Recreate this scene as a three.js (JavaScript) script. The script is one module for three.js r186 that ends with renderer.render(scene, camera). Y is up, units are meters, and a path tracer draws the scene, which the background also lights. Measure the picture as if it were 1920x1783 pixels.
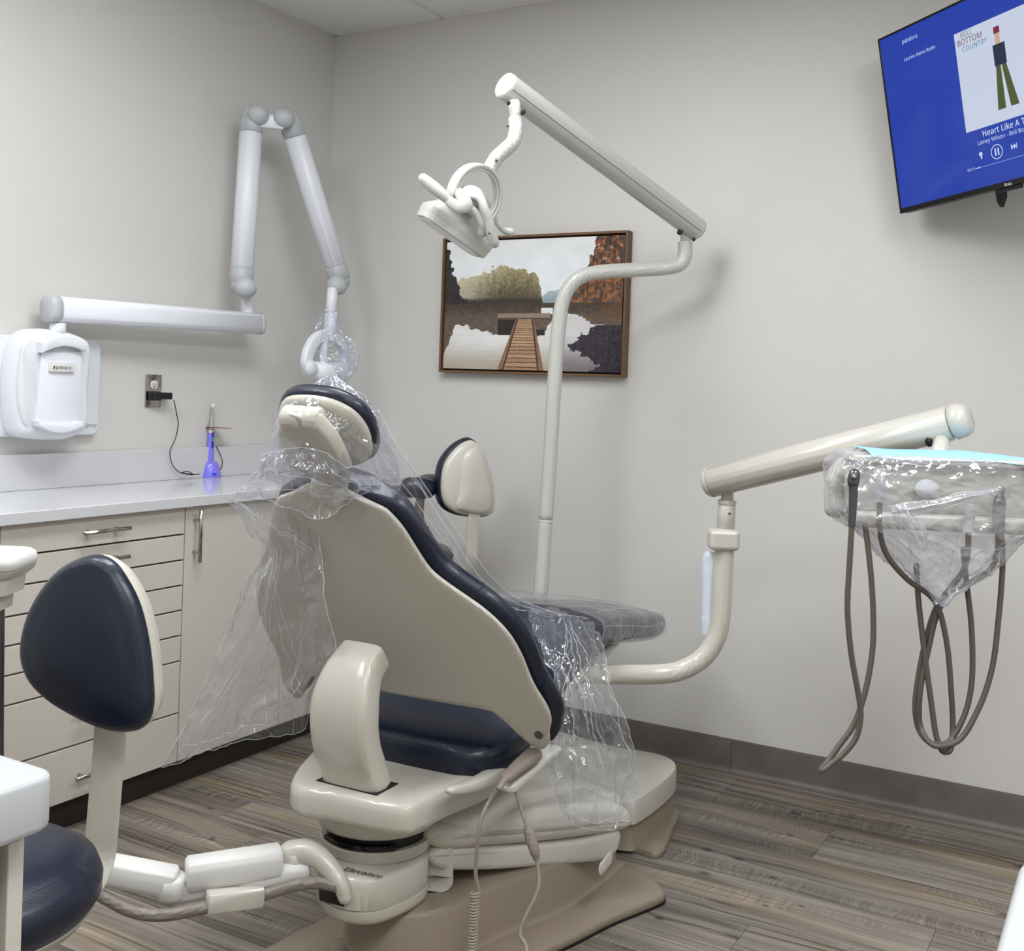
import * as THREE from 'three';
import { RoundedBoxGeometry } from 'three/addons/geometries/RoundedBoxGeometry.js';
import { mergeGeometries, mergeVertices, toCreasedNormals } from 'three/addons/utils/BufferGeometryUtils.js';
import { ImprovedNoise } from 'three/addons/math/ImprovedNoise.js';
import { FontLoader } from 'three/addons/loaders/FontLoader.js';
import { TextGeometry } from 'three/addons/geometries/TextGeometry.js';
import { RectAreaLightUniformsLib } from 'three/addons/lights/RectAreaLightUniformsLib.js';

// ───────── camera, lights, exposure ─────────
const scene = new THREE.Scene();
const V = (x, y, z) => new THREE.Vector3(x, y, z);
const FL = 2076, CX = 960, CY = 737.8, FW = 1920, FH = 1783;
const CAM = V(3.0251, 1.2874, 3.6612);
const D2R = Math.PI / 180, YAW = 29.906 * D2R, PITCH = -0.3365 * D2R, ROLL = 1.986 * D2R;
const FWD = V(-Math.sin(YAW) * Math.cos(PITCH), Math.sin(PITCH), -Math.cos(YAW) * Math.cos(PITCH));
const R0 = V(Math.cos(YAW), 0, -Math.sin(YAW)), U0 = new THREE.Vector3().crossVectors(R0, FWD);
const RGT = R0.clone().multiplyScalar(Math.cos(ROLL)).addScaledVector(U0, Math.sin(ROLL));
const UPV = U0.clone().multiplyScalar(Math.cos(ROLL)).addScaledVector(R0, -Math.sin(ROLL));
const camera = new THREE.PerspectiveCamera(2 * Math.atan(FH / 2 / FL) / D2R, FW / FH, 0.05, 50);
camera.position.copy(CAM);
camera.quaternion.setFromRotationMatrix(new THREE.Matrix4().makeBasis(RGT, UPV, FWD.clone().negate()));
camera.setViewOffset(FW, FH, 0, FH / 2 - CY, FW, FH);
scene.add(camera);

const renderer = new THREE.WebGLRenderer({ antialias: true });
renderer.toneMapping = THREE.LinearToneMapping;
renderer.toneMappingExposure = 1.17;
renderer.shadowMap.enabled = true;
RectAreaLightUniformsLib.init();
scene.background = new THREE.Color(0x000000);
const ROOM = { x: 4.2, z: 4.75, h: 2.743 };
// recessed ceiling panels: [x0, x1, z0, z1]; the light of each hangs just under its diffuser
const PANELS = [[1.155, 1.765, 1.16, 2.38], [2.985, 3.595, 1.16, 2.38], [0.545, 1.155, 2.38, 3.6], [2.985, 3.595, 2.99, 4.21]];
const PANEL_COLOR = 0xfafcff, PANEL_POWER = 11.5;
for (const [x0, x1, z0, z1] of PANELS) {
  const l = new THREE.RectAreaLight(PANEL_COLOR, PANEL_POWER, x1 - x0 - 0.05, z1 - z0 - 0.05);
  l.position.set((x0 + x1) / 2, ROOM.h - 0.012, (z0 + z1) / 2);
  l.lookAt(l.position.x, 0, l.position.z);
  l.castShadow = true;
  scene.add(l);
}

// ───────── pixel → place helpers (a pixel gives a direction, a plane or distance gives the place) ─────────
const ray = (x, y) => FWD.clone().addScaledVector(RGT, (x - CX) / FL).addScaledVector(UPV, -(y - CY) / FL);
const px = (x, y, d) => CAM.clone().addScaledVector(ray(x, y), d);
const onPlane = (x, y, p, n) => { const d = ray(x, y); return CAM.clone().addScaledVector(d, n.dot(p.clone().sub(CAM)) / n.dot(d)); };
const AX = { x: V(1, 0, 0), y: V(0, 1, 0), z: V(0, 0, 1) };
const onX = (v, x, y) => onPlane(x, y, V(v, 0, 0), AX.x);
const onY = (v, x, y) => onPlane(x, y, V(0, v, 0), AX.y);
const onZ = (v, x, y) => onPlane(x, y, V(0, 0, v), AX.z);
const depthOf = p => p.clone().sub(CAM).dot(FWD);

// ───────── random and noise ─────────
function RNG(seed) { let s = seed >>> 0; return () => { s = (s + 0x6D2B79F5) >>> 0; let t = s; t = Math.imul(t ^ (t >>> 15), t | 1); t ^= t + Math.imul(t ^ (t >>> 7), t | 61); return ((t ^ (t >>> 14)) >>> 0) / 4294967296; }; }
const _pn = new ImprovedNoise();
const noise = (x, y, z = 0) => _pn.noise(x, y, z);
const fbm = (x, y, z = 0, o = 4) => { let a = 0, k = 1, f = 1; for (let i = 0; i < o; i++) { a += k * noise(x * f, y * f, z + i * 7.3); k *= 0.5; f *= 2.03; } return a; };
const ridge = (x, y, z = 0) => 1 - Math.abs(noise(x, y, z)) * 2;
const clamp = (x, a = 0, b = 1) => Math.min(b, Math.max(a, x));
const lerp = (a, b, t) => a + (b - a) * t;
const smooth = (a, b, x) => { const t = clamp((x - a) / (b - a)); return t * t * (3 - 2 * t); };

// ───────── textures ─────────
function dataTex(w, h, fn, srgb = true) {
  const d = new Uint8Array(w * h * 4);
  for (let y = 0; y < h; y++) for (let x = 0; x < w; x++) {
    const c = fn(x / w, y / h, x, y), i = (y * w + x) * 4;
    if (Array.isArray(c)) { d[i] = clamp(c[0], 0, 255); d[i + 1] = clamp(c[1], 0, 255); d[i + 2] = clamp(c[2], 0, 255); } else d[i] = d[i + 1] = d[i + 2] = clamp(c, 0, 255);
    d[i + 3] = 255;
  }
  const t = new THREE.DataTexture(d, w, h);
  t.wrapS = t.wrapT = THREE.RepeatWrapping; t.magFilter = THREE.LinearFilter; t.minFilter = THREE.LinearMipmapLinearFilter; t.generateMipmaps = true;
  if (srgb) t.colorSpace = THREE.SRGBColorSpace;
  t.needsUpdate = true; return t;
}
// noise that repeats over the tile, sampled on a torus-like wrap by blending
const tileN = (u, v, f, z) => { const a = noise(u * f, v * f, z), b = noise((u - 1) * f, v * f, z), c = noise(u * f, (v - 1) * f, z), d = noise((u - 1) * f, (v - 1) * f, z); return lerp(lerp(a, b, u), lerp(c, d, u), v); };
function rep(t, m) { const c = t.clone(); c.repeat.set(1 / m, 1 / m); c.needsUpdate = true; return c; }
const peelTex = dataTex(256, 256, (u, v) => 128 + 70 * tileN(u, v, 40, 1) + 50 * tileN(u, v, 80, 2), false);
const leatherTex = dataTex(256, 256, (u, v) => { const r = Math.abs(tileN(u, v, 26, 3)), q = Math.abs(tileN(u, v, 48, 5)); return 90 + 260 * Math.min(r, 0.35) + 120 * q; }, false);
const tileTex = dataTex(256, 256, (u, v) => { const n = tileN(u, v, 50, 4), p = tileN(u, v, 24, 9); const k = n > 0.33 || p > 0.42 ? -14 : 0; return [232 + k + 6 * p, 231 + k + 6 * p, 226 + k + 6 * p]; });
const brushTex = dataTex(256, 64, (u, v, x, y) => 120 + 90 * noise(u * 3, y * 0.9, 2) + 40 * noise(u * 9, y * 1.7, 6), false);
const laminateTex = dataTex(256, 256, (u, v) => { const n = 5 * tileN(u, v, 60, 12) + 4 * tileN(u, v, 30, 15); return [204 + n, 198 + n, 188 + n]; });
const quartzTex = dataTex(256, 256, (u, v) => { const n = tileN(u, v, 70, 21), k = n > 0.4 ? -12 : n < -0.42 ? 8 : 0; return [202 + k, 203 + k, 205 + k]; });
const rubberTex = dataTex(256, 256, (u, v) => { const n = 9 * tileN(u, v, 8, 31) + 6 * tileN(u, v, 40, 33); return [98 + n, 93 + n, 89 + n]; });

// plank prints: grey-brown weathered timber with saw marks, knots and tan patches
function plankTex(seed) {
  const w = 1024, h = 164, r = RNG(seed), knots = [];
  for (let i = 0; i < 4; i++) knots.push([r(), 0.1 + 0.8 * r(), 0.006 + 0.012 * r()]);
  const tone = -12 + 28 * r(), band = r(), z = seed * 3.7, warm = r();
  return dataTex(w, h, (u, v, x, y) => {
    let vv = v * 0.2425, uu = u * 1.52;
    let wob = 0.012 * noise(uu * 3, vv * 6, z);
    for (const k of knots) { const dx = (u - k[0]) * 1.52, dy = (v - k[1]) * 0.2425, q = Math.exp(-(dx * dx / 0.006 + dy * dy / 0.0009)); wob += q * 0.012 * Math.sign(dy); }
    const y2 = vv + wob;
    const g1 = noise(uu * 1.2, y2 * 42, z), g2 = noise(uu * 4, y2 * 160, z + 2), g3 = noise(uu * 10, y2 * 480, z + 4);
    const big = noise(uu * 1.1, vv * 9, z + 8), tan = smooth(0.12, 0.5, noise(uu * 1.6, vv * 11, z + 12) + 0.12 * warm);
    const saw = smooth(0.05, 0.35, noise(uu * 1.3, vv * 13, z + 20)) * (noise(uu * 210 + 3 * noise(uu * 8, vv * 30, z), vv * 3, z + 5));
    const streak = smooth(0.28, 0.5, noise(uu * 1.8, y2 * 60, z + 30)) * 26;
    const crack = smooth(0.9, 0.985, ridge(uu * 0.9, y2 * 26, z + 40)) * 40 * smooth(0.0, 0.3, noise(uu * 2.1, vv * 4, z + 44));
    let b = 114 + tone + 25 * g1 + 20 * g2 + 13 * g3 + 22 * big + 30 * saw - streak - crack;
    let cr = b + 6, cg = b - 1, cb = b - 9;
    cr += 13 * tan; cg += 8 * tan; cb += 0 * tan;
    for (const k of knots) { const dx = (u - k[0]) * 1.52, dy = (v - k[1]) * 0.2425, q = Math.exp(-(dx * dx / (k[2] * k[2]) + dy * dy / (k[2] * k[2] * 0.4))); cr -= 60 * q; cg -= 60 * q; cb -= 54 * q; }
    return [cr, cg, cb];
  });
}

// ───────── materials ─────────
const std = o => new THREE.MeshStandardMaterial(o), phy = o => new THREE.MeshPhysicalMaterial(o);
const MT = {
  wall: std({ color: 0xcfcdc9, roughness: 0.5, bumpMap: rep(peelTex, 0.25), bumpScale: 0.0006 }),
  ceil: std({ map: rep(tileTex, 0.3), roughness: 0.9 }), tee: std({ color: 0xdedcd6, roughness: 0.5 }),
  base: std({ map: rep(rubberTex, 0.6), roughness: 0.5 }),
  laminate: std({ map: rep(laminateTex, 0.5), roughness: 0.5 }), carcass: std({ color: 0xcfc8ba, roughness: 0.6 }), dark: std({ color: 0x2b2521, roughness: 0.6 }),
  gap: std({ color: 0x1a1715, roughness: 0.8 }),
  quartz: phy({ map: rep(quartzTex, 0.4), roughness: 0.14 }),
  solidTop: std({ color: 0xbdc0c2, roughness: 0.28 }),
  steel: std({ color: 0xb5b1ab, metalness: 1, roughness: 0.34, roughnessMap: rep(brushTex, 0.06) }),
  chrome: std({ color: 0xc8c8c8, metalness: 1, roughness: 0.18 }), darkSteel: std({ color: 0x6d6d70, metalness: 1, roughness: 0.32 }),
  cream: phy({ color: 0xc5c2b7, roughness: 0.3, clearcoat: 0.35, clearcoatRoughness: 0.18 }),
  creamShell: std({ color: 0xbab6aa, roughness: 0.42 }),
  lampWhite: phy({ color: 0xc4c5be, roughness: 0.3, clearcoat: 0.3, clearcoatRoughness: 0.2 }),
  xwhite: std({ color: 0xdfe2e8, roughness: 0.36 }), xgrey: std({ color: 0xb4b8bb, roughness: 0.45 }), xpale: std({ color: 0xd5dade, roughness: 0.42 }),
  navy: phy({ color: 0x0c162b, roughness: 0.32, bumpMap: rep(leatherTex, 0.09), bumpScale: 0.00035, clearcoat: 0.15, clearcoatRoughness: 0.3 }),
  stitch: std({ color: 0x0d1424, roughness: 0.7 }),
  taupe: std({ color: 0x8d8172, roughness: 0.42 }),
  hose: std({ color: 0x5a524b, roughness: 0.45 }), hoseGrey: std({ color: 0x7d766e, roughness: 0.42 }), cord: std({ color: 0x8f847a, roughness: 0.5 }),
  black: std({ color: 0x0c0c0d, roughness: 0.45 }), blackGloss: phy({ color: 0x08080a, roughness: 0.16 }),
  purple: phy({ color: 0x7f78e6, roughness: 0.25, clearcoat: 0.4 }), red: phy({ color: 0xa33327, roughness: 0.2, transmission: 0.4, thickness: 0 }),
  bottle: phy({ color: 0xe4ecf4, roughness: 0.35, transmission: 0.25, thickness: 0 }), white: std({ color: 0xd8d8d5, roughness: 0.35 }),
  blue: std({ color: 0x9fd4f6, roughness: 0.75 }), wood: std({ color: 0x6b4e35, roughness: 0.55, bumpMap: rep(brushTex, 0.2), bumpScale: 0.0004 }), woodDark: std({ color: 0x20130c, roughness: 0.7 }),
  yellow: std({ color: 0xd9c21c, roughness: 0.4 }), green: std({ color: 0x2fae5a, roughness: 0.4 }), ink: std({ color: 0x3b362f, roughness: 0.7 }),
  film: phy({ color: 0xf6f7fb, roughness: 0.07, transmission: 0.955, thickness: 0, ior: 1.75, side: THREE.DoubleSide }),
  filmMilky: phy({ color: 0xf4f5f8, roughness: 0.09, transmission: 0.83, thickness: 0, ior: 1.8, side: THREE.DoubleSide }),
  filmClear: phy({ color: 0xf6f7fb, roughness: 0.06, transmission: 0.985, thickness: 0, ior: 1.6, side: THREE.DoubleSide }),
  filmEdge: phy({ color: 0xf4f6fa, roughness: 0.25, transmission: 0.5, thickness: 0 }),
  glow: std({ color: 0xffffff, emissive: PANEL_COLOR, emissiveIntensity: 2.2, roughness: 0.8 }),
};

// ───────── scene graph helpers ─────────
const used = new Map();
const numbered = n => { const k = used.get(n) || 0; used.set(n, k + 1); return k ? `${n}_${String(k).padStart(3, '0')}` : n; };
const rootPos = new Map();
function boxUV(g) {
  if (!g.attributes.normal) g.computeVertexNormals();
  const p = g.attributes.position, n = g.attributes.normal, uv = new Float32Array(p.count * 2);
  for (let i = 0; i < p.count; i++) {
    const ax = Math.abs(n.getX(i)), ay = Math.abs(n.getY(i)), az = Math.abs(n.getZ(i));
    if (ax >= ay && ax >= az) { uv[2 * i] = p.getZ(i); uv[2 * i + 1] = p.getY(i); } else if (ay >= az) { uv[2 * i] = p.getX(i); uv[2 * i + 1] = p.getZ(i); } else { uv[2 * i] = p.getX(i); uv[2 * i + 1] = p.getY(i); }
  }
  g.setAttribute('uv', new THREE.BufferAttribute(uv, 2)); return g;
}
function thing(name, label, category, pos = V(0, 0, 0), group) {
  const o = new THREE.Group(); o.name = numbered(name); o.position.copy(pos); o.userData = { label, category };
  if (group) o.userData.group = group;
  rootPos.set(o, pos.clone()); scene.add(o); return o;
}
// one named mesh under its parent; geometry is given in world coordinates
function part(parent, name, geo, mat, label) {
  const r = rootPos.get(parent) || V(0, 0, 0);
  if (Array.isArray(geo)) geo = merge(geo);
  geo.translate(-r.x, -r.y, -r.z);
  if (!geo.userData.keepUV) boxUV(geo);
  const m = new THREE.Mesh(geo, mat); m.name = name; m.castShadow = m.receiveShadow = true;
  if (label) m.userData.label = label;
  parent.add(m); rootPos.set(m, r); return m;
}
function solo(name, geo, mat, label, category, pos, group) {   // a thing that is one mesh
  if (Array.isArray(geo)) geo = merge(geo);
  pos = pos || V(0, 0, 0); geo.translate(-pos.x, -pos.y, -pos.z);
  if (!geo.userData.keepUV) boxUV(geo);
  const m = new THREE.Mesh(geo, mat); m.name = numbered(name); m.position.copy(pos); m.castShadow = m.receiveShadow = true;
  m.userData = { label, category }; if (group) m.userData.group = group;
  rootPos.set(m, pos.clone()); scene.add(m); return m;
}
function struct(name, geo, mat, label, category) {
  const m = geo ? new THREE.Mesh(boxUV(geo), mat) : new THREE.Group(); m.name = name; m.userData = { kind: 'structure', label, category };
  m.castShadow = m.receiveShadow = true; rootPos.set(m, V(0, 0, 0)); scene.add(m); return m;
}
const flat = g => { const h = g.index ? g.toNonIndexed() : g.clone(); for (const k of Object.keys(h.attributes)) if (!['position', 'normal'].includes(k)) h.deleteAttribute(k); return h; };
const merge = a => mergeGeometries(a.map(flat));

// ───────── geometry helpers (all in world coordinates) ─────────
const box = (x0, x1, y0, y1, z0, z1, r = 0) => { const w = x1 - x0, h = y1 - y0, d = z1 - z0; const g = r ? new RoundedBoxGeometry(w, h, d, 2, Math.min(r, w / 2.01, h / 2.01, d / 2.01)) : new THREE.BoxGeometry(w, h, d); g.translate((x0 + x1) / 2, (y0 + y1) / 2, (z0 + z1) / 2); return g; };
function frameBox(c, ex, ey, ez, w, h, d, r = 0, seg = 3) { const g = r ? new RoundedBoxGeometry(w, h, d, seg, r) : new THREE.BoxGeometry(w, h, d); g.applyMatrix4(new THREE.Matrix4().makeBasis(ex, ey, ez).setPosition(c)); return g; }
function loft(loops, { cap0 = true, cap1 = true, crease = 0 } = {}) {
  const n = loops[0].length, pos = [], idx = [];
  for (const l of loops) for (const p of l) pos.push(p.x, p.y, p.z);
  for (let j = 0; j < loops.length - 1; j++) for (let i = 0; i < n; i++) { const a = j * n + i, b = j * n + (i + 1) % n, c = a + n, d = b + n; idx.push(a, b, d, a, d, c); }
  const capf = (l, j, flip) => { const c = l.reduce((s, p) => s.add(p), V(0, 0, 0)).multiplyScalar(1 / n), k = pos.length / 3; pos.push(c.x, c.y, c.z); for (let i = 0; i < n; i++) { const a = j * n + i, b = j * n + (i + 1) % n; flip ? idx.push(k, b, a) : idx.push(k, a, b); } };
  const strip = (j, flip) => { const o = j * n; for (let i = 0; i < n / 2; i++) { const a = o + i, b = o + i + 1, c = o + (n - i - 1) % n, d = o + (n - i) % n; flip ? idx.push(a, c, b, a, d, c) : idx.push(a, b, c, a, c, d); } };
  if (cap0 === 'strip') strip(0, true); else if (cap0) capf(loops[0], 0, true);
  if (cap1 === 'strip') strip(loops.length - 1, false); else if (cap1) capf(loops[loops.length - 1], loops.length - 1, false);
  let g = new THREE.BufferGeometry(); g.setAttribute('position', new THREE.Float32BufferAttribute(pos, 3)); g.setIndex(idx);
  // make it face outwards
  let vol = 0; const A = V(), B = V(), C = V(); for (let i = 0; i < idx.length; i += 3) { A.fromArray(pos, idx[i] * 3); B.fromArray(pos, idx[i + 1] * 3); C.fromArray(pos, idx[i + 2] * 3); vol += A.dot(B.clone().cross(C)); }
  if (vol < 0) { for (let i = 0; i < idx.length; i += 3) { const t = idx[i + 1]; idx[i + 1] = idx[i + 2]; idx[i + 2] = t; } g.setIndex(idx); }
  g.computeVertexNormals();
  return crease ? toCreasedNormals(g, crease) : g;
}
const supE = (t, p) => { const c = Math.cos(t), s = Math.sin(t); return [Math.sign(c) * Math.abs(c) ** (2 / p), Math.sign(s) * Math.abs(s) ** (2 / p)]; };
function loopAt(c, ex, ey, rx, ry, n = 24, p = 2) { const a = []; for (let i = 0; i < n; i++) { const [x, y] = supE(i / n * 2 * Math.PI, p); a.push(c.clone().addScaledVector(ex, x * rx).addScaledVector(ey, y * ry)); } return a; }
// tube along points; r: number or t => [rx, ry]; up fixes the section's y direction; ends: 'round' | 'flat'
function sweep(pts, r, { n = 0, sides = 18, up = null, p = 2, ends = 'flat', bevel = 0.004, straight = false, crease = 0 } = {}) {
  const poly = straight || pts.length < 3;
  const curve = new THREE.CatmullRomCurve3(pts, false, 'centripetal');
  n = n || (poly ? pts.length - 1 : pts.length * 7);
  const P = [], T = [];
  for (let i = 0; i <= n; i++) { const t = i / n; if (poly) { const k = t * (pts.length - 1), a = Math.min(Math.floor(k), pts.length - 2); P.push(pts[a].clone().lerp(pts[a + 1], k - a)); } else P.push(curve.getPoint(t)); }
  for (let i = 0; i <= n; i++) T.push(P[Math.min(i + 1, n)].clone().sub(P[Math.max(i - 1, 0)]).normalize());
  let nrm = up ? up.clone() : Math.abs(T[0].y) < 0.9 ? V(0, 1, 0) : V(1, 0, 0);
  const loops = [], rf = typeof r === 'function' ? r : () => [r, r];
  const F = [];
  for (let i = 0; i <= n; i++) { if (up) nrm = up.clone(); nrm.addScaledVector(T[i], -nrm.dot(T[i])).normalize(); F.push([nrm.clone().cross(T[i]).negate(), nrm.clone()]); }
  const add = (c, i, k, t) => { const [rx, ry] = rf(t); loops.push(loopAt(c, F[i][0], F[i][1], rx * k, ry * k, sides, p)); };
  const [r0] = rf(0), [r1] = rf(1);
  if (ends === 'round') for (const a of [80, 60, 40, 20]) add(P[0].clone().addScaledVector(T[0], -r0 * Math.sin(a * D2R)), 0, Math.cos(a * D2R), 0);
  else { add(P[0], 0, 1 - bevel / r0, 0); }
  for (let i = 0; i <= n; i++) { const c = P[i].clone(); if (ends === 'flat') { if (i === 0) c.addScaledVector(T[0], Math.min(bevel, 0.3 * P[0].distanceTo(P[1]))); if (i === n) c.addScaledVector(T[n], -Math.min(bevel, 0.3 * P[n].distanceTo(P[n - 1]))); } add(c, i, 1, i / n); }
  if (ends === 'round') for (const a of [20, 40, 60, 80]) add(P[n].clone().addScaledVector(T[n], r1 * Math.sin(a * D2R)), n, Math.cos(a * D2R), 1);
  else add(P[n], n, 1 - bevel / r1, 1);
  return loft(loops, { crease: crease || (ends === 'flat' ? 0.9 : 0) });
}
const cyl = (a, b, r, o = {}) => sweep([a, b], r, { straight: true, sides: 24, bevel: Math.min(0.003, r * 0.3), ...o });
// smooth closed outline through 2D points
function outline(pts, n = 64) { const c = new THREE.CatmullRomCurve3(pts.map(p => V(p[0], p[1], 0)), true, 'centripetal'); const a = []; for (let i = 0; i < n; i++) { const q = c.getPoint(i / n); a.push([q.x, q.y]); } return a; }
// stack of scaled outlines: layers [[scale, height], …] in a frame (o, ex, ey, ez)
function pad(out, F, layers, opt = {}) {
  const cx = out.reduce((s, p) => s + p[0], 0) / out.length, cy = out.reduce((s, p) => s + p[1], 0) / out.length;
  const rad = out.reduce((s, p) => s + Math.hypot(p[0] - cx, p[1] - cy), 0) / out.length;
  return loft(layers.map(([s, h, inset]) => out.map(([x, y]) => { const d = Math.hypot(x - cx, y - cy), k = s * (1 - (inset || 0) / Math.max(d, 0.3 * rad)); return F.o.clone().addScaledVector(F.ex, cx + (x - cx) * k).addScaledVector(F.ey, cy + (y - cy) * k).addScaledVector(F.ez, h); })), opt);
}
function dome(th, edge, rise, m = 7) { // layers of an upholstered pad: rounded side, domed front
  const L = []; L.push([1, 0, edge * 0.9], [1, 0.1 * th, edge * 0.3]);
  for (let i = 0; i <= 4; i++) { const a = i / 4 * Math.PI / 2; L.push([1, 0.35 * th + (0.65 * th) * Math.sin(a), edge * (1 - Math.cos(a))]); }
  for (let i = 1; i <= m; i++) { const s = 1 - i / m * 0.98; L.push([s, th + rise * (1 - s * s) , edge * s]); }
  return L;
}
function extrude(out, F, depth, bevel = 0.004, seg = 2, holes = []) {
  const sh = new THREE.Shape(out.map(p => new THREE.Vector2(p[0], p[1])));
  for (const h of holes) sh.holes.push(new THREE.Path(h.map(p => new THREE.Vector2(p[0], p[1]))));
  const g = new THREE.ExtrudeGeometry(sh, { depth: depth - 2 * bevel, bevelEnabled: bevel > 0, bevelThickness: bevel, bevelSize: bevel, bevelOffset: -bevel, bevelSegments: seg, curveSegments: 8 });
  g.translate(0, 0, bevel); g.applyMatrix4(new THREE.Matrix4().makeBasis(F.ex, F.ey, F.ez).setPosition(F.o));
  return toCreasedNormals(g, 0.7);
}
const roundRect = (x0, x1, y0, y1, r, n = 5) => { const a = []; for (const [cx, cy, s] of [[x1 - r, y1 - r, 0], [x0 + r, y1 - r, 1], [x0 + r, y0 + r, 2], [x1 - r, y0 + r, 3]]) for (let i = 0; i <= n; i++) { const t = (s + i / n) * Math.PI / 2; a.push([cx + r * Math.cos(t), cy + r * Math.sin(t)]); } return a; };
const ell = (c, ex, ey, ez, rx, ry, rz, w = 20, h = 14) => { const g = new THREE.SphereGeometry(1, w, h); g.applyMatrix4(new THREE.Matrix4().makeBasis(ex.clone().multiplyScalar(rx), ey.clone().multiplyScalar(ry), ez.clone().multiplyScalar(rz)).setPosition(c)); g.computeVertexNormals(); return g; };
const ball = (c, r) => { const g = new THREE.SphereGeometry(r, 20, 14); g.translate(c.x, c.y, c.z); return g; };
// frame from an origin, a normal and an up hint
function frame(o, ez, up = V(0, 1, 0)) { ez = ez.clone().normalize(); const ex = up.clone().cross(ez).normalize(), ey = ez.clone().cross(ex); return { o: o.clone(), ex, ey, ez }; }
const inF = (F, p) => { const d = p.clone().sub(F.o); return [d.dot(F.ex), d.dot(F.ey)]; };
const trace = (F, pts) => pts.map(([x, y]) => inF(F, onPlane(x, y, F.o, F.ez)));
// film: a smooth surface through a net of points, then crumpled along its normal
const cr1 = (a, b, c, d, t) => 0.5 * (2 * b + (c - a) * t + (2 * a - 5 * b + 4 * c - d) * t * t + (3 * b - a - 3 * c + d) * t * t * t);
const crV = (a, b, c, d, t) => V(cr1(a.x, b.x, c.x, d.x, t), cr1(a.y, b.y, c.y, d.y, t), cr1(a.z, b.z, c.z, d.z, t));
function sheet(net, nu, nv, disp, closed = false) {
  const R = net.length, C = net[0].length, P = [];
  const g = (r, c) => net[clamp(r, 0, R - 1)][closed ? (c + C) % C : clamp(c, 0, C - 1)];
  const cs = closed ? C : C - 1;
  for (let j = 0; j <= nv; j++) { const v = j / nv * (R - 1), r = Math.min(Math.floor(v), R - 2), fv = v - r;
    for (let i = 0; i <= nu; i++) { const u = i / nu * cs, c = Math.min(Math.floor(u), cs - 1), fu = u - c;
      const row = k => crV(g(r + k, c - 1), g(r + k, c), g(r + k, c + 1), g(r + k, c + 2), fu);
      P.push(crV(row(-1), row(0), row(1), row(2), fv)); } }
  const W = nu + 1, idx = [], uv = [], N = [];
  for (let j = 0; j <= nv; j++) for (let i = 0; i <= nu; i++) {
    const a = P[j * W + Math.max(i - 1, 0)], b = P[j * W + Math.min(i + 1, nu)], c = P[Math.max(j - 1, 0) * W + i], d = P[Math.min(j + 1, nv) * W + i];
    N.push(b.clone().sub(a).cross(d.clone().sub(c)).normalize()); uv.push(i / nu, j / nv);
    if (i < nu && j < nv) { const k = j * W + i; idx.push(k, k + 1, k + W + 1, k, k + W + 1, k + W); }
  }
  const pos = []; P.forEach((p, k) => { const i = k % W, j = Math.floor(k / W); let q = p; if (disp) { const ii = closed && i === nu ? 0 : i; q = p.clone().addScaledVector(N[k], disp(ii / nu, j / nv, p)); } pos.push(q.x, q.y, q.z); });
  if (closed) for (let j = 0; j <= nv; j++) for (let c = 0; c < 3; c++) pos[(j * W + nu) * 3 + c] = pos[j * W * 3 + c];
  const geo = new THREE.BufferGeometry(); geo.setAttribute('position', new THREE.Float32BufferAttribute(pos, 3)); geo.setAttribute('uv', new THREE.Float32BufferAttribute(uv, 2)); geo.setIndex(idx); geo.computeVertexNormals(); geo.userData.keepUV = true; return geo;
}
// crumple: broad folds, sharp creases and fine crinkle; s scales them
const crumple = (seed, amp, f = 9, dir = null) => (u, v, p) => {
  const q = dir ? [p.dot(dir[0]) * f, p.dot(dir[1]) * f * 0.25, p.dot(dir[2]) * f] : [p.x * f, p.y * f, p.z * f];
  const big = noise(q[0] * 0.5 + seed, q[1] * 0.5, q[2] * 0.5), r1 = Math.abs(noise(q[0] + seed, q[1] + 3.1, q[2])), r2 = Math.abs(noise(q[0] * 2.3 + seed, q[1] * 2.3 + 8, q[2] * 2.3)), r3 = Math.abs(noise(q[0] * 5 + seed, q[1] * 5, q[2] * 5 + 4));
  return amp * (1.2 * big + 1.5 * r1 + 0.7 * r2 + 0.22 * r3);
};
// folds running along v of the sheet (ku across, kv along), warped, over an isotropic crumple
const folds = (seed, amp, ku, kv, camp, f) => { const c = crumple(seed, camp, f); return (u, v, p) => { const w = 0.25 * noise(u * 3 + seed, v * 4, 1.1), a = Math.abs(noise((u + w * 0.4) * ku + seed, v * kv, 2.7)), b = Math.abs(noise((u + w * 0.3) * ku * 2.4 + seed, v * kv * 1.8, 5.2)), s = noise(u * ku * 0.5 + seed, v * kv * 0.5, 9.4); return amp * (1.4 * a + 0.6 * b + 0.8 * s) + c(u, v, p); }; };
// creases pressed into a film and its hems: fine doubled lines that follow the sheet from (u, v) to (u, v)
function creases(geo, nu, nv, lines, r = 0.0007) {
  const p = geo.attributes.position, W = nu + 1, at = (u, v) => { const x = clamp(u) * nu, y = clamp(v) * nv, i = Math.min(Math.floor(x), nu - 1), j = Math.min(Math.floor(y), nv - 1), f = x - i, g = y - j, q = k => V(p.getX(k), p.getY(k), p.getZ(k)); return q(j * W + i).lerp(q(j * W + i + 1), f).lerp(q((j + 1) * W + i).lerp(q((j + 1) * W + i + 1), f), g); };
  return merge(lines.map(l => { const a = []; const n = 26; for (let k = 0; k <= n; k++) { const t = k / n * (l.length - 1), i = Math.min(Math.floor(t), l.length - 2), f = t - i; a.push(at(lerp(l[i][0], l[i + 1][0], f), lerp(l[i][1], l[i + 1][1], f))); } return sweep(a, r, { sides: 5, n: 40, bevel: 0.0001 }); }));
}
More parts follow.
